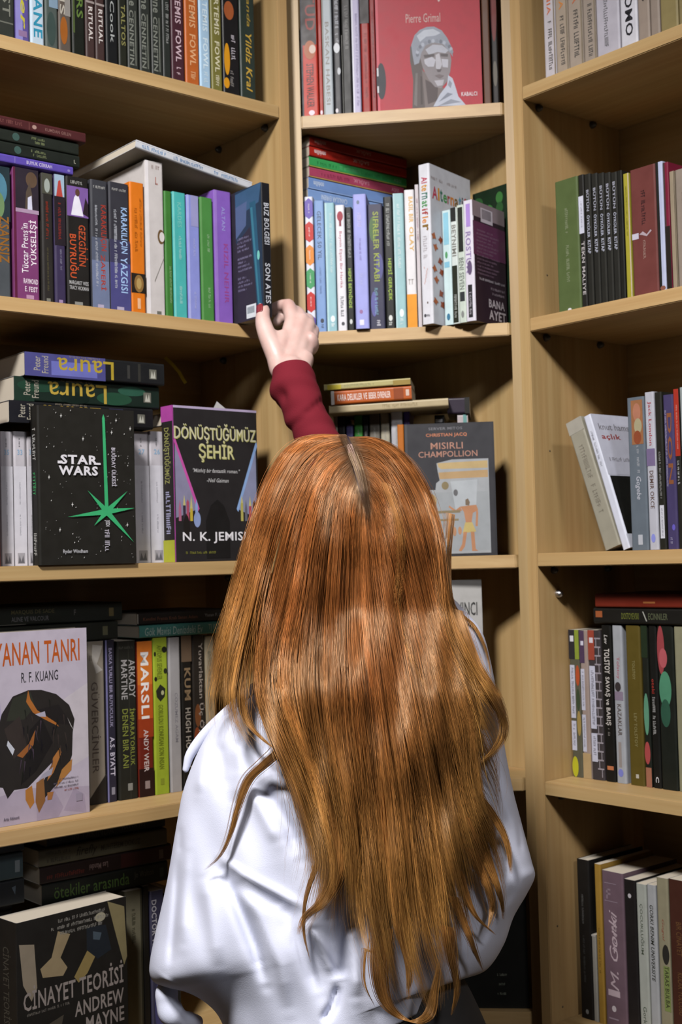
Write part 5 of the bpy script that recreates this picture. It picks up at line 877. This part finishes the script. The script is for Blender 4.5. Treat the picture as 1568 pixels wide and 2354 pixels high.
# red nail on the thumb
nu = np.array(T_[-1][:3]) - np.array(T_[-2][:3]); nu /= np.linalg.norm(nu)
nd = np.array([-.80, -.60, .0]); nd -= nu * (nd @ nu); nd /= np.linalg.norm(nd); ns = np.cross(nu, nd)
nc = np.array(T_[-2][:3]) - nu * .0032; v, f = [], []
for j in range(9):
    for i in range(9):
        a = (i / 8 - .5) * 2.0; h = (j / 8 - .5); wv = math.sqrt(max(0, 1 - (abs(h) * 1.75) ** 4)) if abs(h) < .5 else .7
        a *= .62 + .38 * wv
        v.append(nc + nu * h * .0135 + .0098 * (math.cos(a) * nd + math.sin(a) * ns) + nd * .0008)
for j in range(8):
    for i in range(8): f.append((j * 9 + i, j * 9 + i + 1, j * 9 + i + 10, j * 9 + i + 9))
nail = own(link('thumb_nail', mesh_of('nail', v, f), simple('dark_red_nail_polish', (.13, .008, .012), .25), None, True)); nail['label'] = 'dark red thumb nail'
sm = nail.modifiers.new('s', 'SOLIDIFY'); sm.thickness = .0012; sm.offset = 0

# burgundy sleeve
def cloth(name, rgb, rough, sheen, scale, bump):
    m, nt, b = mat(name); L = nt.links
    tc = N(nt, 'ShaderNodeTexCoord'); n = N(nt, 'ShaderNodeTexNoise'); n.inputs['Scale'].default_value = 9; n.inputs['Detail'].default_value = 4
    L.new(tc.outputs['Object'], n.inputs[0]); L.new(ramp(nt, n.outputs[0], [(.3, tuple(c * .93 for c in rgb)), (.7, tuple(min(1, c * 1.05) for c in rgb))]), b.inputs['Base Color'])
    b.inputs['Roughness'].default_value = rough; b.inputs['Specular IOR Level'].default_value = .12
    w1 = N(nt, 'ShaderNodeTexNoise'); w1.inputs['Scale'].default_value = scale; w1.inputs['Detail'].default_value = 2; L.new(tc.outputs['Object'], w1.inputs[0])
    bp = N(nt, 'ShaderNodeBump'); bp.inputs['Strength'].default_value = bump; bp.inputs['Distance'].default_value = .0015; L.new(w1.outputs[0], bp.inputs['Height']); L.new(bp.outputs[0], b.inputs['Normal'])
    return m
BURG = cloth('burgundy_knit', (.105, .0075, .014), .9, .0, 700, .25)
S_ = spline([A_(669, 850, 1.825, .0258), A_(673, 868, 1.820, .0285), A_(678, 890, 1.815, .0302), A_(687, 915, 1.809, .0294), A_(699, 940, 1.803, .0290), A_(712, 970, 1.797, .0300), A_(728, 1005, 1.792, .0318), A_(765, 1090, 1.775, .0370), (*ER, .044), (*(.6 * ER + .4 * SR), .050), (*(.25 * ER + .75 * SR), .056)], 90)
v, f = [], []; seg = 56; ref = np.array([0, 1.0, 0]); pts = S_[:, :3]
for i in range(90):
    t = pts[min(i + 1, 89)] - pts[max(i - 1, 0)]; t /= np.linalg.norm(t); x = np.array([1.0, 0, 0]) - t * t[0]; x /= np.linalg.norm(x); y = np.cross(t, x)
    px, py = proj(pts[i])
    for k in range(seg):
        a = 2 * math.pi * k / seg; r = S_[i, 3]; u = math.cos(a); w_ = math.sin(a)
        d = u * x + w_ * y; near = -d[1]
        r *= 1 + .035 * math.sin(a * 3 + py * .06) * math.sin(py * .045) + .02 * math.sin(py * .16 + a * 2)
        r += .0062 * math.exp(-((py - 893) / 17) ** 2) * max(0, -u) ** 2            # flared cuff on the thumb side
        r -= .0085 * math.exp(-((py - 918 - 8 * u) / 13) ** 2) * math.exp(-((u + .80) / .26) ** 2) * (near > -.35)   # open placket
        bandc = 952 - 14 * u + 10 * (1 - u * u)
        r += .0034 / (1 + math.exp(-(bandc - py) / 2.2)) - .0012 - .0034 * math.exp(-((py - bandc - 3) / 3.0) ** 2)   # turned-back double cuff
        v.append(pts[i] + r * d)
    if i:
        for k in range(seg): q = i * seg; f.append((q - seg + k, q - seg + (k + 1) % seg, q + (k + 1) % seg, q + k))
slv = own(link('burgundy_sleeve', mesh_of('sleeve', v, f), BURG, None, True))
sm = slv.modifiers.new('s', 'SOLIDIFY'); sm.thickness = .0022; sm.offset = -1
sb = slv.modifiers.new('b', 'SUBSURF'); sb.levels = sb.render_levels = 1

# black skirt
SK = simple('black_skirt_cloth', (.018, .017, .017), .8, var=.2, scale=40, bump=.2)
rows = [(840, 2215, .105), (840, 2290, .128), (845, 2400, .150), (850, 2560, .175), (850, 2900, .225), (850, 3300, .27)]
v, f = [], []; seg = 64; rs_ = spline([(*at(x, y, 1.605), r) for x, y, r in rows], 40)
for i, (X, Y, Z, r) in enumerate(rs_):
    for k in range(seg):
        a = 2 * math.pi * k / seg; q = r * (1 + .05 * (i / 40) * math.sin(a * 9 + 1)); v.append((X + q * math.cos(a), Y + .72 * q * math.sin(a), Z))
    if i:
        for k in range(seg): b = i * seg; f.append((b - seg + k, b - seg + (k + 1) % seg, b + (k + 1) % seg, b + k))
skirt = own(link('black_skirt', mesh_of('skirt', v, f), SK, None, True)); sm = skirt.modifiers.new('s', 'SOLIDIFY'); sm.thickness = .003

# white shirt with wide drooping sleeves: rings from the neck down, given by their two side points
SHL = [(640, 1535), (600, 1580), (545, 1625), (497, 1662), (462, 1715), (437, 1772), (419, 1826), (408, 1885), (397, 1950), (384, 2026), (369, 2095), (355, 2155), (343, 2228), (352, 2256), (384, 2272), (425, 2280), (464, 2299), (498, 2330), (520, 2375), (545, 2450), (560, 2540)]
SHR = [(985, 1335), (1024, 1360), (1068, 1402), (1108, 1452), (1128, 1520), (1143, 1600), (1156, 1690), (1170, 1770), (1184, 1835), (1196, 1880), (1212, 1940), (1224, 1985), (1230, 2014), (1212, 2054), (1181, 2108), (1158, 2172), (1120, 2228), (1078, 2246), (1046, 2244), (1015, 2262), (1000, 2310)]
nr = 190; tL = spline([(*p, 0) for p in SHL], nr); tR = spline([(*p, 0) for p in SHR], nr)
dep = np.interp(np.linspace(0, 1, nr), [0, .06, .15, .3, .5, .7, 1], [.062, .085, .108, .128, .132, .130, .126])
FOLDS = [  # polyline in the picture, half width (px), height (m, + towards the room)
    ([(503, 1968), (560, 2010), (640, 2052), (705, 2090)], 8, .0055), ([(500, 1985), (545, 2035), (640, 2085), (700, 2120)], 15, -.0055),
    ([(590, 1790), (625, 1840), (665, 1905), (690, 1975)], 14, -.008), ([(640, 1800), (672, 1850), (700, 1930), (715, 1990)], 14, .006), ([(575, 1815), (610, 1880), (640, 1940)], 14, .005),
    ([(500, 1700), (512, 1760), (508, 1820)], 14, -.006), ([(475, 1700), (462, 1760), (455, 1830)], 12, .006), ([(545, 1700), (555, 1770), (540, 1850)], 16, .007),
    ([(412, 1895), (413, 1935), (412, 1962)], 8, -.006), ([(408, 1965), (404, 2060), (398, 2150), (390, 2230)], 9, -.007), ([(430, 1950), (425, 2060), (420, 2180)], 13, .006),
    ([(510, 2000), (545, 2080), (585, 2180), (612, 2270)], 13, -.013), ([(548, 2020), (600, 2110), (645, 2220), (665, 2330)], 16, .008), ([(470, 2010), (485, 2110), (505, 2230)], 18, .008),
    ([(640, 2080), (690, 2180), (740, 2290)], 18, -.008), ([(700, 2110), (745, 2190), (770, 2250)], 10, .009), ([(755, 2070), (765, 2140), (776, 2215), (783, 2255)], 20, -.013), ([(800, 2120), (815, 2200), (820, 2300)], 16, .010), ([(780, 2260), (765, 2310), (740, 2354)], 10, -.012),
    ([(850, 2170), (900, 2250), (945, 2330)], 16, .008), ([(640, 1640), (620, 1700), (610, 1750)], 18, -.006),
    ([(1150, 1730), (1165, 1800), (1190, 1870)], 9, .004), ([(1140, 1760), (1150, 1830), (1175, 1900)], 8, -.006), ([(1110, 1800), (1140, 1900), (1165, 1990)], 14, .006), ([(1190, 1880), (1196, 1920), (1200, 1960)], 6, -.005), ([(1215, 2020), (1170, 2080), (1120, 2150)], 16, .006), ([(1195, 2030), (1140, 2110), (1080, 2200)], 12, -.005), ([(1090, 1390), (1105, 1430), (1120, 1480)], 6, -.004),
    ([(345, 2225), (400, 2265), (470, 2292), (520, 2340)], 6, .004)]
def fold(px, py):
    h = np.zeros_like(px)
    for pl, w, a in FOLDS:
        best = np.full_like(px, 1e9); tt = np.zeros_like(px); n = len(pl) - 1
        for i in range(n):
            (x0, y0), (x1, y1) = pl[i], pl[i + 1]; dx, dy = x1 - x0, y1 - y0; s = np.clip(((px - x0) * dx + (py - y0) * dy) / (dx * dx + dy * dy), 0, 1)
            dd = np.hypot(px - x0 - s * dx, py - y0 - s * dy); m_ = dd < best; best = np.where(m_, dd, best); tt = np.where(m_, (i + s) / n, tt)
        h += a * np.exp(-(best / w) ** 2) * np.clip(np.sin(np.pi * np.clip(tt, .04, .96)) * 1.6, 0, 1)
    h += .0022 * np.sin(px * .031 + py * .017) + .0016 * np.sin(px * .058 - py * .029 + 1.3)
    return h
nb_, nf_ = 150, 60
u = np.concatenate([-np.cos(np.linspace(0, math.pi, nb_)), np.cos(np.linspace(0, math.pi, nf_ + 2))[1:-1]]); back = np.arange(len(u)) < nb_
v, f = [], []; nc_ = len(u)
SHY = {}
def shirt_Y(px, py):                                 # depth of the shirt's back at a place of the picture (rings are slanted)
    k = np.argmin(np.abs((tL[:, 1] + tR[:, 1]) / 2 + (px - (tL[:, 0] + tR[:, 0]) / 2) * (tR[:, 1] - tL[:, 1]) / (tR[:, 0] - tL[:, 0]) - py))
    uu = (px - (tL[k, 0] + tR[k, 0]) / 2) / ((tR[k, 0] - tL[k, 0]) / 2)
    return 1.605 - dep[k] * math.sqrt(max(0, 1 - abs(uu) ** 2.4))
for i in range(nr):
    px = (tL[i, 0] + tR[i, 0]) / 2 + u * (tR[i, 0] - tL[i, 0]) / 2; py = (tL[i, 1] + tR[i, 1]) / 2 + u * (tR[i, 1] - tL[i, 1]) / 2
    prof = np.sqrt(np.maximum(0, 1 - np.abs(u) ** 2.4)); Yd = np.where(back, 1.605 - dep[i] * prof - fold(px, py) * np.minimum(1, prof * 2.2), 1.605 + (dep[i] + .01) * prof)
    for a in range(nc_): v.append(at(px[a], py[a], Yd[a]))
    if i:
        for a in range(nc_): b = i * nc_; f.append((b - nc_ + a, b + a, b + (a + 1) % nc_, b - nc_ + (a + 1) % nc_))
WHITE = cloth('white_cotton', (.55, .575, .69), .85, .0, 900, .15)
shirt = own(link('white_shirt', mesh_of('shirt', v, f), WHITE, None, True)); shirt['label'] = 'loose white shirt with drooping sleeves'
sm = shirt.modifiers.new('s', 'SOLIDIFY'); sm.thickness = .0015; sm.offset = -1
# rolled fold of the left cuff under the sleeve, and the collar edge in front of the shoulder
cu = spline([A_(388, 2262, 1.60, .011), A_(383, 2290, 1.60, .014), A_(392, 2325, 1.60, .015), A_(420, 2345, 1.61, .012), A_(450, 2350, 1.63, .010)], 30)
v2, f2 = tube_ring(cu[:, :3], [r * (1 + .07 * math.sin(i * .6)) for i, r in enumerate(cu[:, 3])], 20)
c2 = spline([A_(585, 1580, 1.585, .006), A_(520, 1640, 1.60, .007), A_(470, 1690, 1.61, .007), A_(437, 1735, 1.612, .006), A_(427, 1768, 1.612, .004)], 30)
v3, f3 = tube_ring(c2[:, :3], c2[:, 3], 16)
cuff = own(link('shirt_cuff', mesh_of('cuff', v2, f2), WHITE, None, True)); coll = own(link('shirt_collar', mesh_of('collar', v3, f3), WHITE, None, True))

# ------------------------------------------------------------------ hair
def hairmat():
    m, nt, b = mat('copper_hair'); L = nt.links
    a = N(nt, 'ShaderNodeAttribute', attribute_name='ink'); tc = N(nt, 'ShaderNodeTexCoord')
    n = N(nt, 'ShaderNodeTexNoise'); n.inputs['Scale'].default_value = 90; L.new(tc.outputs['Object'], n.inputs[0])
    mx = N(nt, 'ShaderNodeMix', data_type='RGBA', blend_type='MULTIPLY'); mx.inputs[0].default_value = 1
    L.new(a.outputs['Color'], mx.inputs[6]); L.new(ramp(nt, n.outputs[0], [(.3, (.85, .85, .85)), (.7, (1.1, 1.1, 1.1))]), mx.inputs[7]); L.new(mx.outputs[2], b.inputs['Base Color'])
    b.inputs['Roughness'].default_value = .38; b.inputs['IOR'].default_value = 1.75; b.inputs['Specular IOR Level'].default_value = .62; b.inputs['Specular Tint'].default_value = (1, .72, .45, 1)
    return m
ROW = np.array([  # picture y, left and right edge, middle depth, bulge
    (990, 765, 835, 1.560, .055), (1003, 712, 880, 1.560, .072), (1040, 652, 920, 1.560, .088), (1080, 628, 948, 1.560, .099), (1130, 606, 972, 1.560, .108), (1190, 582, 1000, 1.560, .112), (1250, 562, 1020, 1.562, .110), (1300, 545, 1032, 1.565, .103),
    (1400, 515, 1055, 1.575, .107), (1500, 488, 1105, 1.585, .133), (1600, 470, 1158, 1.592, .158), (1700, 480, 1170, 1.598, .164), (1850, 500, 1170, 1.602, .160), (2000, 540, 1175, 1.604, .164), (2150, 600, 1165, 1.605, .165), (2360, 660, 1080, 1.606, .166)])
def hair_Y(px, py):
    L_, R_, Yc, D_ = (np.interp(py, ROW[:, 0], ROW[:, i]) for i in (1, 2, 3, 4))
    q = np.clip(np.abs((px - (L_ + R_) / 2) / ((R_ - L_) / 2 + 6)), 0, 1)
    px, py = np.asarray(px, float), np.asarray(py, float); w = np.clip((py - 1080) / 160, 0, 1) * .0042
    wob = sum(a * np.sin(px * fx + py * fy_ + p) for a, fx, fy_, p in ((1, .041, .009, .3), (.8, .067, -.013, 2.1), (.7, .023, .017, 4.0), (.6, .105, .007, 1.2), (.6, .012, .026, 5.0)))
    return Yc - D_ * np.sqrt(np.maximum(0, 1 - q ** 2.3)) + w * wob
G = [
 [(796, 1001), (735, 1001), (690, 1012), (650, 1052), (612, 1120), (584, 1200), (556, 1290), (523, 1400), (496, 1500), (481, 1590), (490, 1670), (503, 1738)],
 [(797, 1006), (735, 1012), (688, 1040), (648, 1100), (613, 1190), (588, 1290), (558, 1400), (528, 1500), (512, 1600), (508, 1690), (502, 1728)],
 [(799, 1016), (742, 1030), (698, 1068), (663, 1130), (632, 1220), (607, 1320), (580, 1430), (556, 1530), (545, 1610), (565, 1675), (610, 1712), (642, 1728)],
 [(801, 1028), (752, 1046), (712, 1090), (680, 1155), (653, 1250), (630, 1350), (606, 1450), (590, 1540), (598, 1625), (632, 1715), (668, 1800), (697, 1885), (713, 1960), (707, 2030), (690, 2090), (692, 2150), (713, 2215)],
 [(804, 1042), (762, 1062), (728, 1110), (702, 1180), (680, 1280), (660, 1380), (635, 1480), (625, 1570), (645, 1660), (683, 1760), (722, 1860), (752, 1940), (766, 2000), (755, 2060), (722, 2110), (690, 2140)],
 [(808, 1056), (775, 1080), (748, 1130), (727, 1210), (712, 1310), (697, 1420), (683, 1520), (687, 1620), (712, 1730), (745, 1840), (768, 1930), (773, 2000), (758, 2060), (728, 2100)],
 [(813, 1075), (788, 1102), (768, 1155), (753, 1240), (742, 1350), (735, 1460), (733, 1570), (745, 1680), (768, 1800), (785, 1910), (788, 2010), (785, 2090), (800, 2160), (822, 2210)],
 [(819, 1095), (800, 1125), (785, 1185), (776, 1280), (770, 1390), (768, 1510), (773, 1630), (788, 1760), (805, 1880), (815, 1990), (822, 2090), (845, 2180), (878, 2260)],
 [(825, 1115), (812, 1150), (803, 1220), (799, 1320), (798, 1440), (803, 1560), (815, 1690), (832, 1820), (846, 1940), (856, 2050), (872, 2160), (888, 2250), (905, 2310), (945, 2352)],
 [(831, 1135), (824, 1180), (820, 1260), (820, 1370), (824, 1490), (836, 1620), (853, 1760), (868, 1890), (878, 2010), (892, 2130), (915, 2240), (945, 2320), (975, 2350)],
 [(836, 1152), (836, 1210), (838, 1300), (844, 1410), (856, 1540), (873, 1680), (890, 1820), (903, 1950), (915, 2070), (932, 2180), (958, 2270), (985, 2335)],
 [(839, 1160), (846, 1215), (855, 1310), (868, 1430), (885, 1560), (905, 1700), (925, 1840), (942, 1970), (958, 2090), (980, 2200), (1003, 2280), (1000, 2345)],
 [(840, 1150), (855, 1195), (868, 1280), (885, 1390), (905, 1520), (929, 1660), (953, 1800), (975, 1940), (995, 2060), (1015, 2160), (1038, 2240), (1045, 2290)],
 [(836, 1128), (860, 1160), (880, 1230), (898, 1340), (918, 1460), (944, 1600), (972, 1740), (1000, 1880), (1025, 2010), (1045, 2110), (1055, 2200), (1040, 2280)],
 [(829, 1105), (862, 1132), (889, 1195), (911, 1290), (932, 1400), (958, 1520), (988, 1650), (1016, 1780), (1043, 1910), (1066, 2030), (1085, 2120), (1120, 2200)],
 [(823, 1082), (864, 1104), (898, 1160), (924, 1245), (948, 1350), (972, 1455), (1003, 1570), (1032, 1690), (1056, 1810), (1080, 1920), (1108, 2020), (1140, 2110), (1160, 2120)],
 [(817, 1058), (866, 1076), (908, 1128), (940, 1208), (966, 1310), (990, 1410), (1022, 1520), (1050, 1625), (1070, 1730), (1088, 1840), (1122, 1930), (1150, 2020), (1158, 2108)],
 [(811, 1036), (868, 1048), (918, 1096), (955, 1172), (984, 1272), (1002, 1370), (1026, 1470), (1062, 1565), (1090, 1650), (1095, 1740), (1105, 1820), (1142, 1900), (1170, 1985)],
 [(806, 1018), (866, 1024), (922, 1066), (966, 1138), (996, 1235), (1010, 1330), (1026, 1420), (1062, 1510), (1110, 1600), (1140, 1660), (1135, 1712), (1098, 1748)],
 [(803, 1006), (862, 1008), (920, 1042), (974, 1116), (1006, 1210), (1020, 1300), (1030, 1385), (1052, 1460), (1095, 1545), (1148, 1625), (1164, 1672), (1150, 1715), (1105, 1748)]]
NP = 44
GR_ = np.stack([spline([(*p, 0) for p in g], NP)[:, :2] for g in G]); NG = len(G)
rng = np.random.default_rng(11)
def at_many(px, py, Y):
    d = CF[None] + ((px - 784) / FPX)[:, None] * CR[None] - ((py - 1177) / FPX)[:, None] * CU[None]
    return CAM[None] + d * (Y / d[:, 1])[:, None]
strands, widths, cols = [], [], []
def clamp_front(px, py, Y):
    return Y
tt = np.linspace(0, 1, NP)
NLOCK = 105
lock_u = np.linspace(-.05, NG - .95, NLOCK) + rng.normal(0, .07, NLOCK); lock_u = np.where((lock_u > 2.12) & (lock_u < 2.95), 2.95 + rng.uniform(0, 2.5, NLOCK), lock_u); lock_u = np.sort(lock_u); lock_d = rng.uniform(0, 1, NLOCK) ** 1.5; lock_len = rng.uniform(.78, 1.0, NLOCK); lock_hue = rng.normal(0, 1, NLOCK); lock_ph = rng.uniform(0, 6.28, NLOCK); lock_amp = rng.uniform(.3, 1, NLOCK); lock_dr = rng.normal(0, .55, NLOCK); lock_fq = rng.uniform(4, 11, NLOCK); lock_dw = rng.uniform(0, 1, NLOCK)
def guide(u):
    u = np.clip(u, 0, NG - 1.0001); i = int(u); s = u - i
    return GR_[i] * (1 - s) + GR_[i + 1] * s
root_c, mid_c, end_c = np.array((.035, .015, .007)), np.array((.225, .076, .020)), np.array((.315, .155, .042))
def strand(u, dep_, ln, hue, ph, amp, spread, wid, fly=0.0, dr=0.0, fq=7.0, dw=0.0):
    g = guide(u); n = NP
    if abs(dr) > .02: g2 = guide(min(max(u + dr, 0), NG - 1.001)); k_ = (np.clip((tt - .25) / .6, 0, 1) ** 1.3)[:, None]; g = g * (1 - k_) + g2 * k_
    t = tt * ln; gx = np.interp(t, tt, g[:, 0]); gy = np.interp(t, tt, g[:, 1])
    nz = np.cumsum(rng.normal(0, 1, n)) / 6
    side = -1 if u < 9.5 else 1; gx = gx + side * 4 * np.exp(-t * 22) * np.clip((gy[0] - 1000) / 30, .15, 1) * np.clip((1172 - gy[0]) / 40, .1, 1)
    sway = amp * (8 * np.sin(t * fq + ph) + 3.5 * np.sin(t * fq * 2.3 + ph * 2)) * np.clip((t - .25) * 1.6, 0, 1)
    gx = gx + sway + spread * (1 - .35 * t) * np.clip(t * 6, .12, 1) + nz * (1.2 + fly) * t + fly * rng.normal() * 8 * t ** 2
    gy = gy + rng.normal(0, 2.5) * np.clip(t * 8, .3, 1)
    Y = hair_Y(gx, gy) + .006 - (.002 + .026 * dep_) * np.clip(t * 5, 0, 1) * np.clip(.35 + t * 1.3, 0, 1.25) + fly * -.004 * t - dw * .007 * np.sin(t * fq * 1.4 + ph * 3) * np.clip(t * 3, 0, 1)
    P = at_many(gx, gy, Y)
    c = np.where((t < .045)[:, None], root_c + (mid_c - root_c) * (t / .045)[:, None], mid_c + (end_c - mid_c) * np.clip((t - .35) / .5, 0, 1)[:, None])
    c = c * np.exp(.33 * hue + rng.normal(0, .2)); c[:, 1] *= 1 + .06 * lock_ph[int(rng.integers(NLOCK))] / 6
    strands.append(P); widths.append(wid * np.clip((1.02 - tt) * 5, .15, 1) * np.clip(.5 + tt * 20, .5, 1)); cols.append(np.clip(c, .003, .9))
for i in range(12500):
    k = int(rng.integers(NLOCK)); t_ = rng.normal(0, .10) if rng.random() < .8 else rng.normal(0, .3)
    strand(lock_u[k] + t_, np.clip(lock_d[k] + rng.normal(0, .12), 0, 1.1), min(1, lock_len[k] * rng.uniform(.86, 1.02)), lock_hue[k], lock_ph[k], lock_amp[k], rng.normal(0, 5.5), rng.uniform(.00015, .00028), dr=lock_dr[k] * (1 if 3.4 < lock_u[k] < 16 else 0) + rng.normal(0, .06), fq=lock_fq[k] + rng.normal(0, .15), dw=lock_dw[k])
for i in range(420):                                 # loose hairs
    strand(rng.uniform(0, NG - 1.01), rng.uniform(.8, 1.6), rng.uniform(.5, 1.0), rng.normal(0, 1) + .8, rng.uniform(0, 6.28), rng.uniform(.6, 2.2), rng.normal(0, 16), rng.uniform(.00013, .0002), fly=rng.uniform(.5, 2.0))
def lock(pts, n, w0, dY, hue=0.0, thin=.00024, taper=1.0):             # single locks lying over the shirt
    g = spline([(*p, 0) for p in pts], NP)
    for i in range(n):
        o = rng.normal(0, 1); nz = np.cumsum(rng.normal(0, 1, NP)) / 8
        wv = w0 * (1 - taper * tt ** 1.5 * .85); ln = rng.uniform(.75, 1); t = tt * ln
        gx = np.interp(t, tt, g[:, 0]) + o * wv * .5 + nz * t; gy = np.interp(t, tt, g[:, 1]) + o * wv * .12
        Y = np.array([min(hair_Y(a, b), shirt_Y(a, b) - .010) for a, b in zip(gx, gy)]) - dY - .003 * rng.random()
        c = mid_c + (end_c - mid_c) * np.clip(.5 + t * .5, 0, 1)[:, None]; c = c * (1 + hue + rng.normal(0, .13))
        strands.append(at_many(gx, gy, Y)); widths.append(thin * np.clip((1.02 - tt) * 5, .2, 1)); cols.append(np.clip(c, .003, .9))
lock([(640, 1450), (622, 1560), (648, 1640), (650, 1712), (612, 1752), (572, 1790), (548, 1850), (528, 1920), (505, 1968), (470, 2000)], 170, 19, .006, -.2)
lock([(560, 1500), (553, 1590), (570, 1660), (610, 1705), (655, 1735)], 90, 14, .004)
lock([(1062, 1740), (1082, 1810), (1118, 1855), (1150, 1905), (1168, 1955), (1174, 2010)], 170, 18, .012)
lock([(1080, 1880), (1112, 1960), (1140, 2030), (1155, 2085), (1157, 2116)], 180, 22, .012)
lock([(1085, 1950), (1118, 2030), (1132, 2080), (1122, 2140)], 110, 16, .012)
lock([(1050, 2000), (1090, 2100), (1140, 2150)], 80, 12, .012)
lock([(1040, 2060), (1085, 2170), (1112, 2235)], 90, 14, .012)
lock([(1035, 1180), (1028, 1290), (1040, 1390), (1090, 1440), (1118, 1500), (1130, 1570)], 60, 12, .002)
lock([(1045, 1400), (1090, 1520), (1140, 1600), (1158, 1680), (1128, 1735), (1085, 1765)], 140, 22, .012)
lock([(880, 2130), (872, 2230), (890, 2310), (945, 2350), (985, 2335), (1000, 2270), (1012, 2200)], 200, 24, .012, -.1)
lock([(905, 2050), (925, 2150), (940, 2220), (938, 2300)], 140, 18, .012)
lock([(1030, 2130), (1040, 2210), (1050, 2270), (1038, 2335)], 130, 18, .012)
lock([(735, 1780), (760, 1880), (735, 1970), (704, 2060), (698, 2140), (715, 2215)], 70, 9, .008)
lock([(728, 1780), (758, 1880), (770, 1960), (766, 2020), (740, 2075), (700, 2110), (685, 2150)], 300, 34, .012, .35)
lock([(885, 2110), (870, 2170), (852, 2190), (840, 2180), (838, 2260), (865, 2320)], 30, 8, .008)
lock([(885, 1110), (918, 1210), (922, 1320), (912, 1400), (936, 1490), (975, 1570), (1040, 1670)], 30, 12, .012, .5, .0002, .3)
for i in range(260):                                 # short dark root hairs crossing the parting
    strand(9.5 + rng.normal(0, 4.5), .25, rng.uniform(.05, .14), -1.2, 0, 0, rng.normal(0, 5), .00016)
n0 = len(strands); lock([(789, 1000), (810, 1042), (829, 1095), (842, 1165), (846, 1215)], 46, 15, .004, -.6, .00018, .5)
for i in range(n0, len(strands)): cols[i] = np.tile(root_c * 1.2, (NP, 1))
ns_ = len(strands); P = np.array(strands); Wd = np.array(widths); Cc = np.array(cols)
T = np.gradient(P, axis=1); T /= np.linalg.norm(T, axis=2, keepdims=True) + 1e-12
vw = CAM[None, None] - P; vw /= np.linalg.norm(vw, axis=2, keepdims=True)
X = np.cross(T, vw); X /= np.linalg.norm(X, axis=2, keepdims=True) + 1e-12; Yv = np.cross(X, T)
V = np.empty((ns_, NP, 3, 3))
for k, a in enumerate((math.radians(90), math.radians(210), math.radians(330))):
    V[:, :, k] = P + Wd[..., None] * (math.cos(a) * X + math.sin(a) * Yv)
idx = np.arange(ns_ * NP * 3).reshape(ns_, NP, 3)
F = np.stack([np.stack([idx[:, :-1, k], idx[:, :-1, (k + 1) % 3], idx[:, 1:, (k + 1) % 3], idx[:, 1:, k]], axis=-1) for k in range(3)], axis=2).reshape(-1, 4)
hm = bpy.data.meshes.new('hair'); nv, nfc = ns_ * NP * 3, len(F)
hm.vertices.add(nv); hm.vertices.foreach_set('co', V.reshape(-1).astype(np.float32))
hm.loops.add(nfc * 4); hm.loops.foreach_set('vertex_index', F.reshape(-1).astype(np.int32))
hm.polygons.add(nfc); hm.polygons.foreach_set('loop_start', np.arange(0, nfc * 4, 4, dtype=np.int32))
hm.update(calc_edges=True)
hm.polygons.foreach_set('use_smooth', np.ones(nfc, dtype=bool))
ca = hm.color_attributes.new('ink', 'FLOAT_COLOR', 'POINT')
cc = np.ones((ns_, NP, 3, 4), dtype=np.float32); cc[..., :3] = Cc[:, :, None, :]; ca.data.foreach_set('color', cc.ravel())
hair = own(link('hair', hm, hairmat())); hair['label'] = 'long straight copper red hair with a centre parting'
